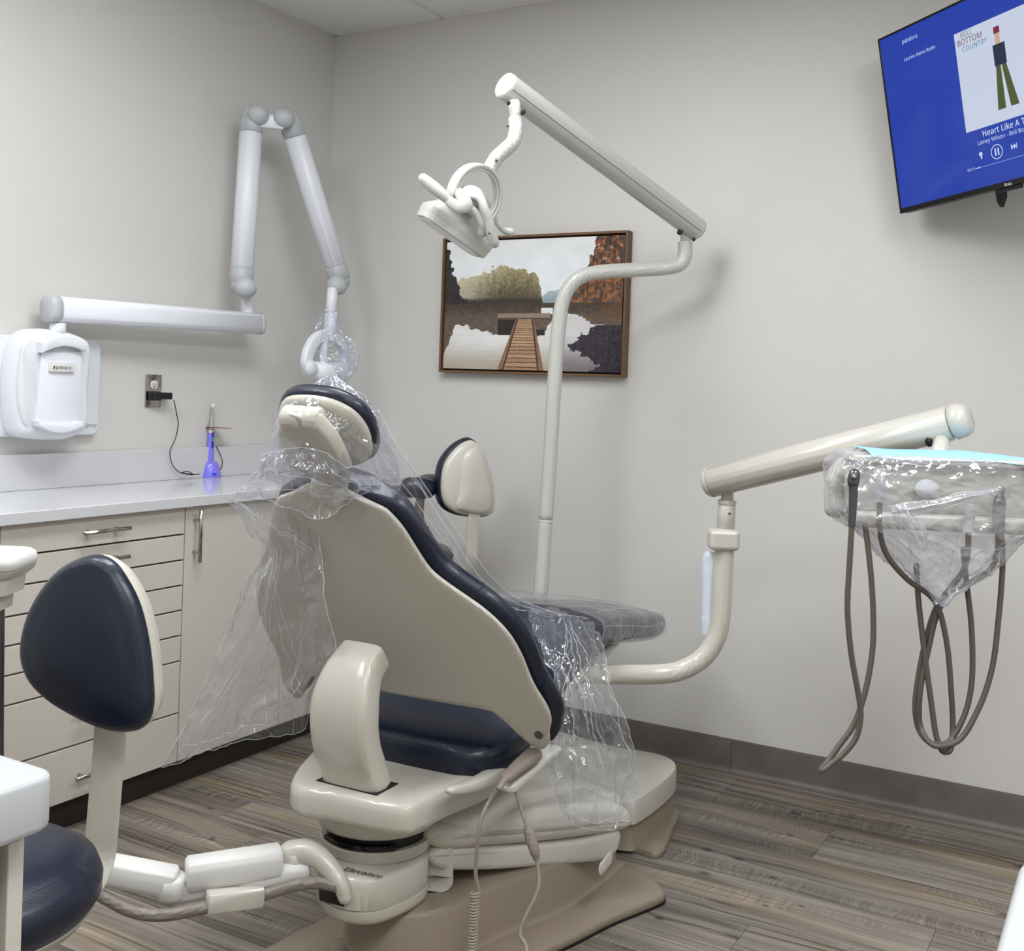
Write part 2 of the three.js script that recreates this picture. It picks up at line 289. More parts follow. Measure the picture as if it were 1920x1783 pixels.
// letters as thin raised print
const font = await new FontLoader().loadAsync('fonts/droid/droid_serif_regular.typeface.json');
const fontSans = await new FontLoader().loadAsync('fonts/droid/droid_sans_regular.typeface.json');
function letters(txt, F, size, slant = 0, f = font) { const g = new TextGeometry(txt, { font: f, size, depth: 0.0004, curveSegments: 3, bevelEnabled: false }); g.applyMatrix4(new THREE.Matrix4().set(1, slant, 0, 0, 0, 1, 0, 0, 0, 0, 1, 0, 0, 0, 0, 1)); g.applyMatrix4(new THREE.Matrix4().makeBasis(F.ex, F.ey, F.ez).setPosition(F.o)); return g; }

// ───────── the room ─────────
const T = 0.12, { x: RX, z: RZ, h: RH } = ROOM;
struct('wall_left', box(-T, 0, -0.05, RH + 0.15, -T, RZ + T), MT.wall, 'pale warm grey painted wall with the x-ray unit', 'wall');
struct('wall_back', box(0, RX + T, -0.05, RH + 0.15, -T, 0), MT.wall, 'pale warm grey painted wall with the picture and television', 'wall');
struct('wall_right', box(RX, RX + T, -0.05, RH + 0.15, 0, RZ), MT.wall, 'pale warm grey painted side wall of the treatment room', 'wall');
struct('wall_front', box(0, RX + T, -0.05, RH + 0.15, RZ, RZ + T), MT.wall, 'pale warm grey painted wall opposite the picture', 'wall');
{ // floor: vinyl planks in rows along the back wall
  const fl = struct('floor', box(0, RX, -0.1, -0.004, 0, RZ), MT.gap, 'grey brown timber look plank floor', 'floor');
  const mats = []; for (let i = 0; i < 8; i++) { mats.push(std({ map: plankTex(11 + i * 5), roughness: 0.5 })); }
  const W = 0.2425, L = 1.52, rnd = RNG(5);
  const starts = { 0: 2.255, 1: 0.35, 2: 2.25, 3: 1.3, 4: 2.617, 5: 2.225, 6: 0.9, 7: 0.2 };
  const geoCache = new Map();
  for (let k = 0; ; k++) {
    let z0 = k === 0 ? 0 : 0.055 + W * (k - 1), z1 = 0.055 + W * k; if (z0 >= RZ - 0.02) break; z1 = Math.min(z1, RZ);
    let x = (starts[k] !== undefined ? starts[k] : rnd() * L) % L - L;
    for (; x < RX; x += L) {
      const a = Math.max(0, x), b = Math.min(RX, x + L); if (b - a < 0.03) continue;
      const key = [(b - a).toFixed(3), (z1 - z0).toFixed(3), (a - x).toFixed(3)].join();
      if (!geoCache.has(key)) {
        const g = new THREE.BoxGeometry(b - a - 0.0012, 0.004, z1 - z0 - 0.0012), p = g.attributes.position, uv = g.attributes.uv;
        for (let i = 0; i < p.count; i++) uv.setXY(i, (p.getX(i) + (b - a) / 2 + a - x) / L, (p.getZ(i) + (z1 - z0) / 2) / W);
        geoCache.set(key, g);
      }
      const m = new THREE.Mesh(geoCache.get(key), mats[Math.floor(rnd() * mats.length)]); m.name = 'plank'; m.position.set((a + b) / 2, -0.002, (z0 + z1) / 2); m.castShadow = m.receiveShadow = true; fl.add(m);
    }
  }
}
{ // ceiling: lay-in tiles on a tee grid
  const ce = struct('ceiling', box(0, RX, RH + 0.04, RH + 0.15, 0, RZ), MT.carcass, 'white lay-in tile ceiling on a metal grid', 'ceiling');
  const gx = [0], gz = [0]; for (let x = 0.545; x < RX; x += 0.61) gx.push(x); gx.push(RX); for (let z = 0.55; z < RZ; z += 0.61) gz.push(z); gz.push(RZ);
  const inPanel = (x, z) => PANELS.some(p => x > p[0] && x < p[1] && z > p[2] && z < p[3]);
  for (let i = 0; i < gx.length - 1; i++) for (let j = 0; j < gz.length - 1; j++) if (!inPanel((gx[i] + gx[i + 1]) / 2, (gz[j] + gz[j + 1]) / 2)) part(ce, 'ceiling_tile', box(gx[i] + 0.003, gx[i + 1] - 0.003, RH, RH + 0.016, gz[j] + 0.003, gz[j + 1] - 0.003), MT.ceil);
  for (const x of gx.slice(1, -1)) part(ce, 'grid_tee', box(x - 0.008, x + 0.008, RH - 0.004, RH + 0.03, 0, RZ), MT.tee);
  for (const z of gz.slice(1, -1)) for (let i = 0; i < gx.length - 1; i++) { if (inPanel((gx[i] + gx[i + 1]) / 2, z)) continue; part(ce, 'grid_tee', box(gx[i] + 0.008, gx[i + 1] - 0.008, RH - 0.004, RH + 0.03, z - 0.008, z + 0.008), MT.tee); }
  part(ce, 'wall_angle', [box(0, 0.014, RH - 0.004, RH, 0, RZ), box(0, RX, RH - 0.004, RH, 0, 0.014)], MT.tee);
}
PANELS.forEach(([x0, x1, z0, z1], i) => {
  const big = z1 - z0 > 1, g = thing('ceiling_light', ['long flat ceiling light panel above the dental chair', 'long flat ceiling light panel above the television side', 'long flat ceiling light panel above the side cabinet', 'long flat ceiling light panel between the end cabinet and the front wall'][i], 'light', V((x0 + x1) / 2, RH, (z0 + z1) / 2));
  part(g, 'light_frame', [box(x0, x0 + 0.025, RH - 0.006, RH + 0.03, z0, z1), box(x1 - 0.025, x1, RH - 0.006, RH + 0.03, z0, z1), box(x0, x1, RH - 0.006, RH + 0.03, z0, z0 + 0.025), box(x0, x1, RH - 0.006, RH + 0.03, z1 - 0.025, z1)], MT.tee);
  part(g, 'light_diffuser', box(x0 + 0.024, x1 - 0.024, RH - 0.002, RH + 0.004, z0 + 0.024, z1 - 0.024), MT.glow);
});
{ // rubber cove base along the back wall: two strips with a butt joint
  const bb = struct('baseboard_back', null, null, 'dark grey rubber cove base along the back wall', 'baseboard');
  const prof = [[0.0005, 0], [0.022, 0], [0.022, 0.003], [0.014, 0.006], [0.0075, 0.013], [0.0055, 0.024], [0.005, 0.108], [0.003, 0.1146], [0.0005, 0.1146]];
  const jx = onZ(0.005, 1371, 1400).x;
  for (const [a, b] of [[0.46, jx - 0.0008], [jx + 0.0008, RX]]) part(bb, 'base_strip', extrude(prof, { o: V(a, 0, 0), ex: V(0, 0, 1), ey: V(0, 1, 0), ez: V(1, 0, 0) }, b - a, 0), MT.base);
}

// ───────── cabinets along the left wall ─────────
const FX = 0.449; // drawer and door face
const CZ = 1.185, DZ = 1.825;
function pull(parent, c, dir, len, off) { // bar handle on two posts
  const p = V(c.x + off, c.y, c.z), a = p.clone().addScaledVector(dir, -len / 2), b = p.clone().addScaledVector(dir, len / 2);
  const h = [cyl(a, b, 0.006, { sides: 14 })]; for (const k of [-0.3, 0.3]) { const q = p.clone().addScaledVector(dir, len * k); h.push(cyl(V(c.x, q.y, q.z), q, 0.0045, { sides: 10, bevel: 0.001 })); }
  return part(parent, 'handle', h, MT.steel, 'brushed steel bar handle');
}
{
  const yAt = (x, y) => onX(FX, x, y).y;
  const ys = [yAt(350, 950), yAt(346.5, 1001.6), yAt(345, 1049.7), yAt(344, 1097), yAt(342.5, 1143.8), yAt(341, 1191), yAt(340, 1238.6), yAt(337, 1336), 0.088];
  const dc = thing('drawer_cabinet', 'beige drawer cabinet with eight drawers and bar handles under the counter', 'cabinet', V(0.2, 0, (CZ + DZ) / 2));
  part(dc, 'cabinet_body', box(0.01, FX - 0.019, 0.085, 0.88, CZ, DZ), MT.gap);
  part(dc, 'toe_kick', box(0.05, 0.41, 0, 0.085, CZ, DZ), MT.dark);
  for (let i = 0; i < 8; i++) {
    const d = part(dc, 'drawer', box(FX - 0.019, FX, ys[i + 1] + 0.0026, ys[i] - 0.0026, CZ + 0.0026, DZ - 0.0026, 0.0015), MT.laminate);
    const yc = i < 6 ? ys[i + 1] + (ys[i] - ys[i + 1]) * 0.52 : ys[i + 1] + (ys[i] - ys[i + 1]) * 0.6;
    pull(d, V(FX, i === 7 ? 0.155 : yc, (CZ + DZ) / 2), V(0, 0, 1), 0.165, 0.03);
  }
  const doors = [[0.725, CZ, 'beige base cabinet with one door beside the drawer cabinet'], [0.265, 0.725, 'beige base cabinet with one door near the room corner']];
  doors.forEach(([z0, z1, label], i) => {
    const c = thing('door_cabinet', label, 'cabinet', V(0.2, 0, (z0 + z1) / 2));
    part(c, 'cabinet_body', box(0.01, FX - 0.019, 0.085, 0.88, z0, z1), MT.gap);
    part(c, 'toe_kick', box(0.05, 0.41, 0, 0.085, z0, z1), MT.dark);
    const d = part(c, 'door', box(FX - 0.019, FX, 0.09, ys[0] - 0.002, z0 + 0.002, z1 - 0.002, 0.0015), MT.laminate);
    const hc = onX(FX + 0.03, 376, 1006); pull(d, V(FX, hc.y, z1 - (CZ - hc.z)), V(0, 1, 0), 0.165, 0.03);
  });
  const e = thing('corner_cabinet', 'narrow beige filler cabinet in the room corner', 'cabinet', V(0.2, 0, 0.13));
  part(e, 'cabinet_body', box(0.01, FX - 0.019, 0.085, 0.88, 0.002, 0.265), MT.gap); part(e, 'filler_panel', box(FX - 0.019, FX, 0.09, ys[0] - 0.002, 0.002, 0.263), MT.laminate); part(e, 'toe_kick', box(0.05, 0.41, 0, 0.085, 0.002, 0.265), MT.dark);
  const e2 = thing('drawer_cabinet', 'beige cabinet left of the eight drawer cabinet, mostly out of view', 'cabinet', V(0.2, 0, 2.1));
  part(e2, 'cabinet_body', box(0.01, FX - 0.019, 0.085, 0.88, DZ, 2.4), MT.gap); part(e2, 'door', box(FX - 0.019, FX, 0.09, ys[0] - 0.002, DZ + 0.002, 2.398, 0.0015), MT.laminate); part(e2, 'toe_kick', box(0.05, 0.41, 0, 0.085, DZ, 2.4), MT.dark);
  const ct = thing('countertop', 'white polished stone countertop with backsplash along the left wall', 'countertop', V(0.24, 0.882, 1.2));
  part(ct, 'worktop', box(0.002, 0.474, 0.882, 0.915, 0.002, 2.42, 0.003), MT.quartz);
  part(ct, 'backsplash', box(0.002, 0.021, 0.9152, 1.0267, 0.002, 2.42, 0.002), MT.quartz);
}
// ───────── rear cabinets either side of where the camera stands ─────────
{
  const c = thing('side_cabinet', 'beige drawer cabinet under the white counter beside the near stool', 'cabinet', V(1.75, 0, 3.27));
  part(c, 'cabinet_body', box(1.35, 2.128, 0.085, 0.862, 3.02, 3.52), MT.laminate); part(c, 'toe_kick', box(1.35, 2.1, 0, 0.085, 3.07, 3.5), MT.dark);
  const ys = [0.852, 0.715, 0.56, 0.33, 0.09], out = [0.012, 0, 0, 0];
  for (let i = 0; i < 4; i++) { const z1 = 3.015 - out[i]; const d = part(c, 'drawer', box(1.352, 2.126, ys[i + 1] + 0.003, ys[i] - 0.003, z1 - 0.019, z1 - 0.002, 0.0015), MT.laminate); part(d, 'handle', [cyl(V(1.65, (ys[i] + ys[i + 1]) / 2, z1 - 0.05), V(1.82, (ys[i] + ys[i + 1]) / 2, z1 - 0.05), 0.006, { sides: 12 }), cyl(V(1.69, (ys[i] + ys[i + 1]) / 2, z1 - 0.05), V(1.69, (ys[i] + ys[i + 1]) / 2, z1 - 0.018), 0.0045, { sides: 8, bevel: 0.001 }), cyl(V(1.78, (ys[i] + ys[i + 1]) / 2, z1 - 0.05), V(1.78, (ys[i] + ys[i + 1]) / 2, z1 - 0.018), 0.0045, { sides: 8, bevel: 0.001 })], MT.steel, 'brushed steel bar handle'); }
  const top = extrude(roundRect(1.32, 2.158, 2.972, 3.54, 0.022), { o: V(0, 0.915, 0), ex: V(1, 0, 0), ey: V(0, 0, 1), ez: V(0, -1, 0) }, 0.052, 0.006, 3);
  solo('side_countertop', top, MT.solidTop, 'thick white counter slab with rounded corner over the side cabinet', 'countertop', V(1.74, 0.863, 3.25));
  const c2 = thing('end_cabinet', 'beige cabinet under the white counter on the doorway side', 'cabinet', V(3.4, 0, 2.9));
  part(c2, 'cabinet_body', box(3.0, 3.8, 0.085, 0.862, 2.66, 3.2), MT.laminate); part(c2, 'toe_kick', box(3.02, 3.8, 0, 0.085, 2.7, 3.18), MT.dark);
  solo('end_countertop', extrude(roundRect(2.945, 3.84, 2.62, 3.24, 0.05, 8), { o: V(0, 0.915, 0), ex: V(1, 0, 0), ey: V(0, 0, 1), ez: V(0, -1, 0) }, 0.052, 0.012, 4), MT.solidTop, 'white counter slab with bullnose edge across from the side cabinet', 'countertop', V(3.4, 0.863, 2.93));
}

// ───────── wall outlet, charger, curing light ─────────
{
  const o = thing('wall_outlet', 'brushed steel duplex outlet plate above the counter', 'outlet', V(0, 1.23, 0.926));
  const F = { o: V(0.001, 0, 0), ex: V(0, 0, -1), ey: V(0, 1, 0), ez: V(1, 0, 0) };
  const zc = 0.9612 - 0.035, yt = 1.2874, yb = yt - 0.1143;
  part(o, 'cover_plate', extrude(roundRect(-zc - 0.035, -zc + 0.035, yb, yt, 0.003), F, 0.005, 0.0015), MT.steel);
  for (const dy of [-0.0195, 0.0195]) {
    const y = (yt + yb) / 2 + dy + 0.002, r = part(o, 'receptacle', extrude(roundRect(-zc - 0.0165, -zc + 0.0165, y - 0.0142, y + 0.0142, 0.011), { ...F, o: V(0.0055, 0, 0) }, 0.0025, 0.0008), MT.white);
    part(r, 'socket_slot', [box(0.0076, 0.0082, y - 0.002, y + 0.006, zc - 0.0075, zc - 0.005), box(0.0076, 0.0082, y - 0.002, y + 0.006, zc + 0.005, zc + 0.0075), cyl(V(0.0074, y - 0.0075, zc), V(0.0082, y - 0.0075, zc), 0.0028, { sides: 10, bevel: 0.0002 })], MT.black);
  }
  part(o, 'plate_screw', cyl(V(0.005, (yt + yb) / 2, zc), V(0.0068, (yt + yb) / 2, zc), 0.003, { sides: 10, bevel: 0.0005 }), MT.steel);
  part(o, 'lettering', letters('TV02-12', { o: V(0.0062, yt - 0.017, zc + 0.014), ex: V(0, 0, -1), ey: V(0, 1, 0), ez: V(1, 0, 0) }, 0.0055, 0, fontSans), MT.ink);
  // plug-in adapter, its cord down to the counter
  const yc = (yt + yb) / 2 - 0.0175, ch = thing('power_adapter', 'black plug-in charger in the wall outlet with thin cord', 'charger', V(0.03, yc, 0.9));
  part(ch, 'adapter_body', frameBox(V(0.028, yc + 0.001, zc - 0.012), V(1, 0, 0), V(0, 1, 0), V(0, 0, 1), 0.036, 0.024, 0.078, 0.004), MT.black);
  part(ch, 'plug_block', box(0.0085, 0.03, yc - 0.016, yc + 0.016, zc - 0.015, zc + 0.03, 0.004), MT.black);
  const cp = [[0.03, 326, 750], [0.035, 331, 775], [0.04, 334, 795], [0.04, 328, 825], [0.04, 319, 845], [0.035, 322, 868], [0.035, 334, 884]].map(([x, a, b]) => onX(x, a, b));
  cp.push(onX(0.04, 350, 889), onX(0.045, 362, 890), onX(0.05, 352, 884), onX(0.05, 342, 886), onX(0.05, 358, 889), onX(0.052, 374, 889));
  part(ch, 'cord', sweep(cp, 0.0017, { sides: 8, ends: 'round' }), MT.black);
}
{
  const b = onY(0.915, 395, 894.5); b.y = 0.9152;
  const Fr = V(0, 1, 0), st = thing('charging_stand', 'purple charging stand on the counter holding the curing light', 'charger', b);
  const prof = [[0.034, 0], [0.0345, 0.004], [0.033, 0.012], [0.030, 0.028], [0.026, 0.044], [0.0215, 0.054], [0.018, 0.056]];
  part(st, 'stand_body', loft(prof.map(([r, h]) => loopAt(b.clone().add(V(0, h, 0)), V(1, 0, 0), V(0, 0, 1), r, r * 1.15, 30)), { crease: 1.0 }), MT.purple);
  const toC = CAM.clone().sub(b).setY(0).normalize(), rt = V(0, 1, 0).cross(toC);
  const lp = b.clone().addScaledVector(toC, 0.033).addScaledVector(rt, 0.012).add(V(0, 0.014, 0));
  part(st, 'logo_plate', frameBox(lp, rt, V(0, 1, 0), toC, 0.016, 0.008, 0.004, 0.001, 1), std({ color: 0x1c3fd0, roughness: 0.4 }), 'small blue logo plate');
  const loop = [[403, 872], [401, 855], [405, 838], [412, 850], [417, 868], [413, 880], [408, 882]].map(([x, y]) => px(x, y, depthOf(b) + 0.02));
  part(st, 'cord', sweep(loop, 0.0017, { sides: 8, ends: 'round' }), MT.black);
  const h = thing('curing_light', 'purple dental curing light with silver tip and red shield standing in its charger', 'curing light', b.clone().add(V(0, 0.056, 0)));
  const d0 = depthOf(b), q = (x, y) => px(x, y, d0);
  part(h, 'grip', sweep([q(393.5, 880), q(394.5, 850), q(396, 812)], t => [lerp(0.0155, 0.0115, t), lerp(0.0145, 0.0115, t)], { ends: 'flat' }), MT.purple);
  part(h, 'collar', cyl(q(396, 813), q(396.3, 804), 0.0105), MT.white);
  part(h, 'tip', sweep([q(396.3, 804), q(397, 790), q(398, 775), q(399, 764)], t => [lerp(0.0095, 0.0045, t), lerp(0.0095, 0.0045, t)], { ends: 'flat' }), MT.chrome);
  part(h, 'tip_head', ell(q(399.5, 761), rt, V(0, 1, 0), toC, 0.0075, 0.009, 0.008), MT.white);
  const sc = q(409, 801.5), sx = q(433, 803).sub(q(386, 800)).normalize();
  const sF = { o: sc, ex: sx, ey: toC.clone().addScaledVector(sx, -toC.dot(sx)).normalize(), ez: null }; sF.ez = sF.ex.clone().cross(sF.ey);
  part(h, 'light_shield', pad(outline([[-0.045, 0], [-0.03, 0.02], [0.01, 0.03], [0.046, 0.016], [0.05, 0], [0.046, -0.016], [0.01, -0.03], [-0.03, -0.02]], 40), sF, [[1, -0.001], [1, 0.001]]), MT.red, 'flat red plastic light shield');
  part(h, 'button_panel', sweep([q(398.5, 838), q(399.5, 812)].map(p => p.addScaledVector(toC, 0.0115)), t => [0.0042, 0.002], { sides: 12, ends: 'round', up: toC, n: 2 }), std({ color: 0x24208a, roughness: 0.35 }));
  part(h, 'display', sweep([q(399.2, 828), q(399.7, 820)].map(p => p.addScaledVector(toC, 0.0135)), t => [0.0026, 0.001], { sides: 10, up: toC, n: 1, bevel: 0.0003 }), MT.green, 'small green display');
}
console.log('room done');

// ───────── intraoral x-ray unit on the left wall ─────────
const xr = thing('xray_unit', 'white wall mounted dental x-ray unit with folding arm and grey joints', 'x-ray unit', V(0, 1.24, 1.38));
{
  const F = { o: V(0, 0, 0), ex: V(0, 0, -1), ey: V(0, 1, 0), ez: V(1, 0, 0) };
  part(xr, 'wall_plate', extrude(roundRect(-1.66, -1.176, 1.083, 1.392, 0.028), { ...F, o: V(0.001, 0, 0) }, 0.03, 0.005, 3), MT.xpale);
  part(xr, 'lettering', letters('Progeny', { o: V(0.0314, 1.108, 1.262), ex: V(0, 0, -1), ey: V(0, 1, 0), ez: V(1, 0, 0) }, 0.014), std({ color: 0x8d949b, roughness: 0.6 }), 'grey maker name print');
  // housing: outline traced where it meets a plane at mid depth
  const HX = 0.075, hp = [[17, 706], [19.5, 784], [28, 815], [50, 822], [90, 824.5], [125, 821], [146, 808], [154, 795], [156, 732], [160, 660], [155, 639], [130, 625], [98, 619], [65, 616], [40, 623], [27, 646]].map(([x, y]) => { const p = onX(HX, x, y); return [-p.z, p.y]; });
  const out = outline(hp, 72), Fh = { ...F, o: V(0.031, 0, 0) };
  part(xr, 'control_housing', pad(out, Fh, [[1, 0, 0.004], [1, 0.01, 0], [1, 0.05, 0], [1, 0.072, 0.006], [1, 0.083, 0.016], [1, 0.088, 0.032], [0.5, 0.088], [0.02, 0.088]], { crease: 0.6 }), MT.xwhite);
  const face = V(0.031 + 0.088, 0, 0), t2 = (pts, x) => pts.map(([a, b]) => { const p = onX(x, a, b); return [-p.z, p.y]; });
  part(xr, 'side_cheek', pad(outline(t2([[49, 640], [74, 640], [73, 700], [70, 780], [68, 803], [50, 800], [40, 770], [37, 720], [41, 670]], 0.122), 48), { ...F, o: V(0.112, 0, 0) }, [[1, 0, 0], [1, 0.005, 0.001], [1, 0.009, 0.008], [0.4, 0.010], [0.02, 0.01]], { crease: 0.8 }), MT.xpale);
  const ip = t2([[80, 660], [153, 660], [153, 700], [151, 745], [152, 785], [154, 800], [68, 800], [71, 765], [74, 710]], 0.128);
  part(xr, 'front_panel', extrude(ip, { ...F, o: V(0.114, 0, 0) }, 0.016, 0.003), MT.xwhite);
  const visor = []; for (let i = 0; i <= 10; i++) { const t = i / 10; visor.push([lerp(76, 161, t), 642 - 14 * Math.sin(t * Math.PI) + 4 * t]); } for (let i = 10; i >= 0; i--) { const t = i / 10; visor.push([lerp(78, 160, t), 661 - 11 * Math.sin(t * Math.PI) - 2 * t]); }
  part(xr, 'visor', extrude(t2(visor, 0.14), { ...F, o: V(0.105, 0, 0) }, 0.045, 0.004), MT.xwhite);
  const lip = []; for (let i = 0; i <= 10; i++) { const t = i / 10; lip.push([lerp(69, 154, t), 790 + 4 * Math.sin(t * Math.PI)]); } for (let i = 10; i >= 0; i--) { const t = i / 10; lip.push([lerp(71, 154, t), 799 + 13 * Math.sin(t * Math.PI)]); }
  part(xr, 'bottom_lip', extrude(t2(lip, 0.145), { ...F, o: V(0.105, 0, 0) }, 0.048, 0.004), MT.xwhite);
  const bp = t2([[92.5, 679], [139.5, 681.5], [138, 698], [92, 696]], 0.135), bz0 = Math.min(...bp.map(p => p[0])), bz1 = Math.max(...bp.map(p => p[0])), by0 = Math.min(...bp.map(p => p[1])), by1 = Math.max(...bp.map(p => p[1]));
  const bd = part(xr, 'badge', extrude(roundRect(bz0, bz1, by0, by1, 0.002), { ...F, o: V(0.128, 0, 0) }, 0.011, 0.0015), MT.white, 'white raised maker badge');
  part(bd, 'lettering', [letters('preva', { o: V(0.1393, by0 + 0.0085, -bz0 - 0.019), ex: V(0, 0, -1), ey: V(0, 1, 0), ez: V(1, 0, 0) }, 0.0105), box(0.139, 0.1396, by0 + 0.005, by1 - 0.005, -bz0 - 0.0605, -bz0 - 0.06), letters('DC', { o: V(0.1393, by0 + 0.009, -bz0 - 0.064), ex: V(0, 0, -1), ey: V(0, 1, 0), ez: V(1, 0, 0) }, 0.007, 0, fontSans), ell(V(0.139, by0 + 0.0125, -bz0 - 0.0145), V(1, 0, 0), V(0, 0.95, -0.3).normalize(), V(0, 0.3, 0.95).normalize(), 0.0005, 0.0065, 0.0028, 10, 8)], MT.ink);
  // swivel neck and horizontal arm
  const nk = onX(0.085, 108, 615); part(xr, 'swivel_neck', [cyl(nk.clone().setY(1.405), nk.clone().setY(1.438), 0.0245), cyl(nk.clone().setY(1.4395), nk.clone().setY(1.462), 0.0238)], MT.xwhite);
  const a0 = onX(0.085, 96, 579), a1 = onX(0.12, 481, 606.5), dir = a1.clone().sub(a0).normalize();
  const up = V(0, 1, 0);
  part(xr, 'horizontal_arm', sweep([a0.clone().addScaledVector(dir, 0.022), a1.clone().addScaledVector(dir, -0.005)], () => [0.036, 0.04], { up, p: 3.2, sides: 28, straight: true, bevel: 0.001 }), MT.xwhite);
  part(xr, 'arm_end_cap', sweep([a0.clone().addScaledVector(dir, -0.018), a0.clone().addScaledVector(dir, 0.021)], () => [0.037, 0.041], { up, p: 3.2, sides: 28, straight: true, bevel: 0.006 }), MT.xgrey);
  part(xr, 'arm_end_cap', sweep([a1.clone().addScaledVector(dir, -0.004), a1.clone().addScaledVector(dir, 0.02)], () => [0.037, 0.041], { up, p: 3.2, sides: 28, straight: true, bevel: 0.006 }), MT.xgrey);
  // riser and folding arms; each arm carries a grey elbow at both ends
  const X1 = 0.13, X2 = 0.2, r0 = onX(0.118, 464.5, 590), r1 = onX(0.118, 463, 555);
  part(xr, 'riser_post', [cyl(r0.clone().addScaledVector(up, -0.035), r1, 0.0225), cyl(r0.clone().addScaledVector(up, -0.004), r0.clone().addScaledVector(up, 0.004), 0.026)], MT.xwhite);
  function foldArm(A, B, kA, kB, toA, toB, inward) {
    const d = B.clone().sub(A).normalize(), L = A.distanceTo(B);
    part(xr, 'folding_arm', sweep([A.clone().addScaledVector(d, toA), B.clone().addScaledVector(d, -toB)], () => [0.037, 0.039], { p: 2.6, sides: 28, straight: true, bevel: 0.001 }), MT.xwhite);
    for (const [P, k, s, ext] of [[A, kA, 1, toA], [B, kB, -1, toB]]) {
      const sec = () => [0.0385, 0.0405];
      part(xr, 'elbow_cover', [sweep([P.clone().addScaledVector(d, -s * 0.0), P.clone().addScaledVector(d, s * (ext - 0.001))], sec, { p: 2.6, sides: 28, straight: true, bevel: 0.001 }), ell(P, d, inward, d.clone().cross(inward), 0.04, 0.0405, 0.0385), ell(k, d, inward, d.clone().cross(inward), 0.038, 0.038, 0.042)], MT.xgrey, 'smooth grey elbow cover');
    }
  }
  const inw = V(1, 0, 0);
  const A = onX(X1, 472, 218), B = onX(X1, 452, 532);
  foldArm(A, B, onX(X1 + 0.035, 484, 216), onX(X1 + 0.035, 460.5, 540), onX(X1, 472, 218).distanceTo(onX(X1, 469, 249)), B.distanceTo(onX(X1, 453, 502)), inw);
  const C = onX(X2, 543, 224), Dp = onX(X2 + 0.08, 637, 525);
  foldArm(C, Dp, onX(X2 + 0.02, 532, 221), onX(X2 + 0.1, 632, 535), C.distanceTo(onX(X2 + 0.01, 552, 257)), Dp.distanceTo(onX(X2 + 0.075, 628, 497)), inw);
  part(xr, 'link_bar', sweep([onX(X1 + 0.03, 486, 226), onX(X2 + 0.02, 532, 231)], () => [0.014, 0.026], { up, p: 4, straight: true, bevel: 0.003 }), MT.xwhite);
  // stem, yoke and tube head
  const hx = X2 + 0.1, H = (x, y, k = 0) => onX(hx + k, x, y);
  part(xr, 'hanging_stem', [cyl(H(624, 540), H(620, 590), 0.021), cyl(H(620.2, 588), H(617, 640), 0.0235)], MT.xwhite);
  part(xr, 'yoke', sweep([H(612, 628), H(592, 637), H(580, 656), H(575, 678), H(580, 692)], () => [0.017, 0.026], { p: 3, ends: 'round', sides: 20 }), MT.xwhite);
  part(xr, 'yoke', sweep([H(612, 628), H(634, 638), H(646, 655), H(648, 675), H(644, 690)], () => [0.017, 0.022], { p: 3, ends: 'round', sides: 20 }), MT.xwhite);
  part(xr, 'pivot_bar', cyl(H(607, 630), H(605, 690), 0.017), MT.xwhite);
  part(xr, 'tube_head', sweep([H(582, 692, -0.02), H(605, 697, 0.02), H(632, 700, 0.02)], t => [lerp(0.034, 0.042, t), lerp(0.032, 0.042, t)], { ends: 'round', p: 2.6 }), MT.xwhite);
  part(xr, 'pivot_cap', ell(H(583, 691, 0.02), V(1, 0, 0), up, V(0, 0, 1), 0.02, 0.03, 0.03), MT.xpale);
  const bag = solo('xray_head_bag', sheet([[610, 628, 9, 8], [612, 628, 26, 20], [614, 628, 34, 27], [611, 655, 41, 48], [609, 680, 48, 60], [612, 705, 46, 62], [617, 728, 30, 45]].map(([, y, l, r], i) => { const yy = [575, 590, 612, 640, 668, 695, 722][i], c = H(619 - i * 1.5, yy), a = []; const sc = 4.28 / FL; for (let k = 0; k < 12; k++) { const t = k / 12 * 2 * Math.PI, w = Math.cos(t) > 0 ? r : l; a.push(c.clone().addScaledVector(RGT, Math.cos(t) * w * sc).addScaledVector(R0.clone().cross(V(0, 1, 0)).negate(), Math.sin(t) * Math.min(w, 40) * sc * 0.9)); } return a; }), 160, 120, folds(4.2, 0.012, 14, 3, 0.008, 30), true), MT.film, 'clear plastic bag pulled over the x-ray head', 'plastic bag', H(615, 650));
}

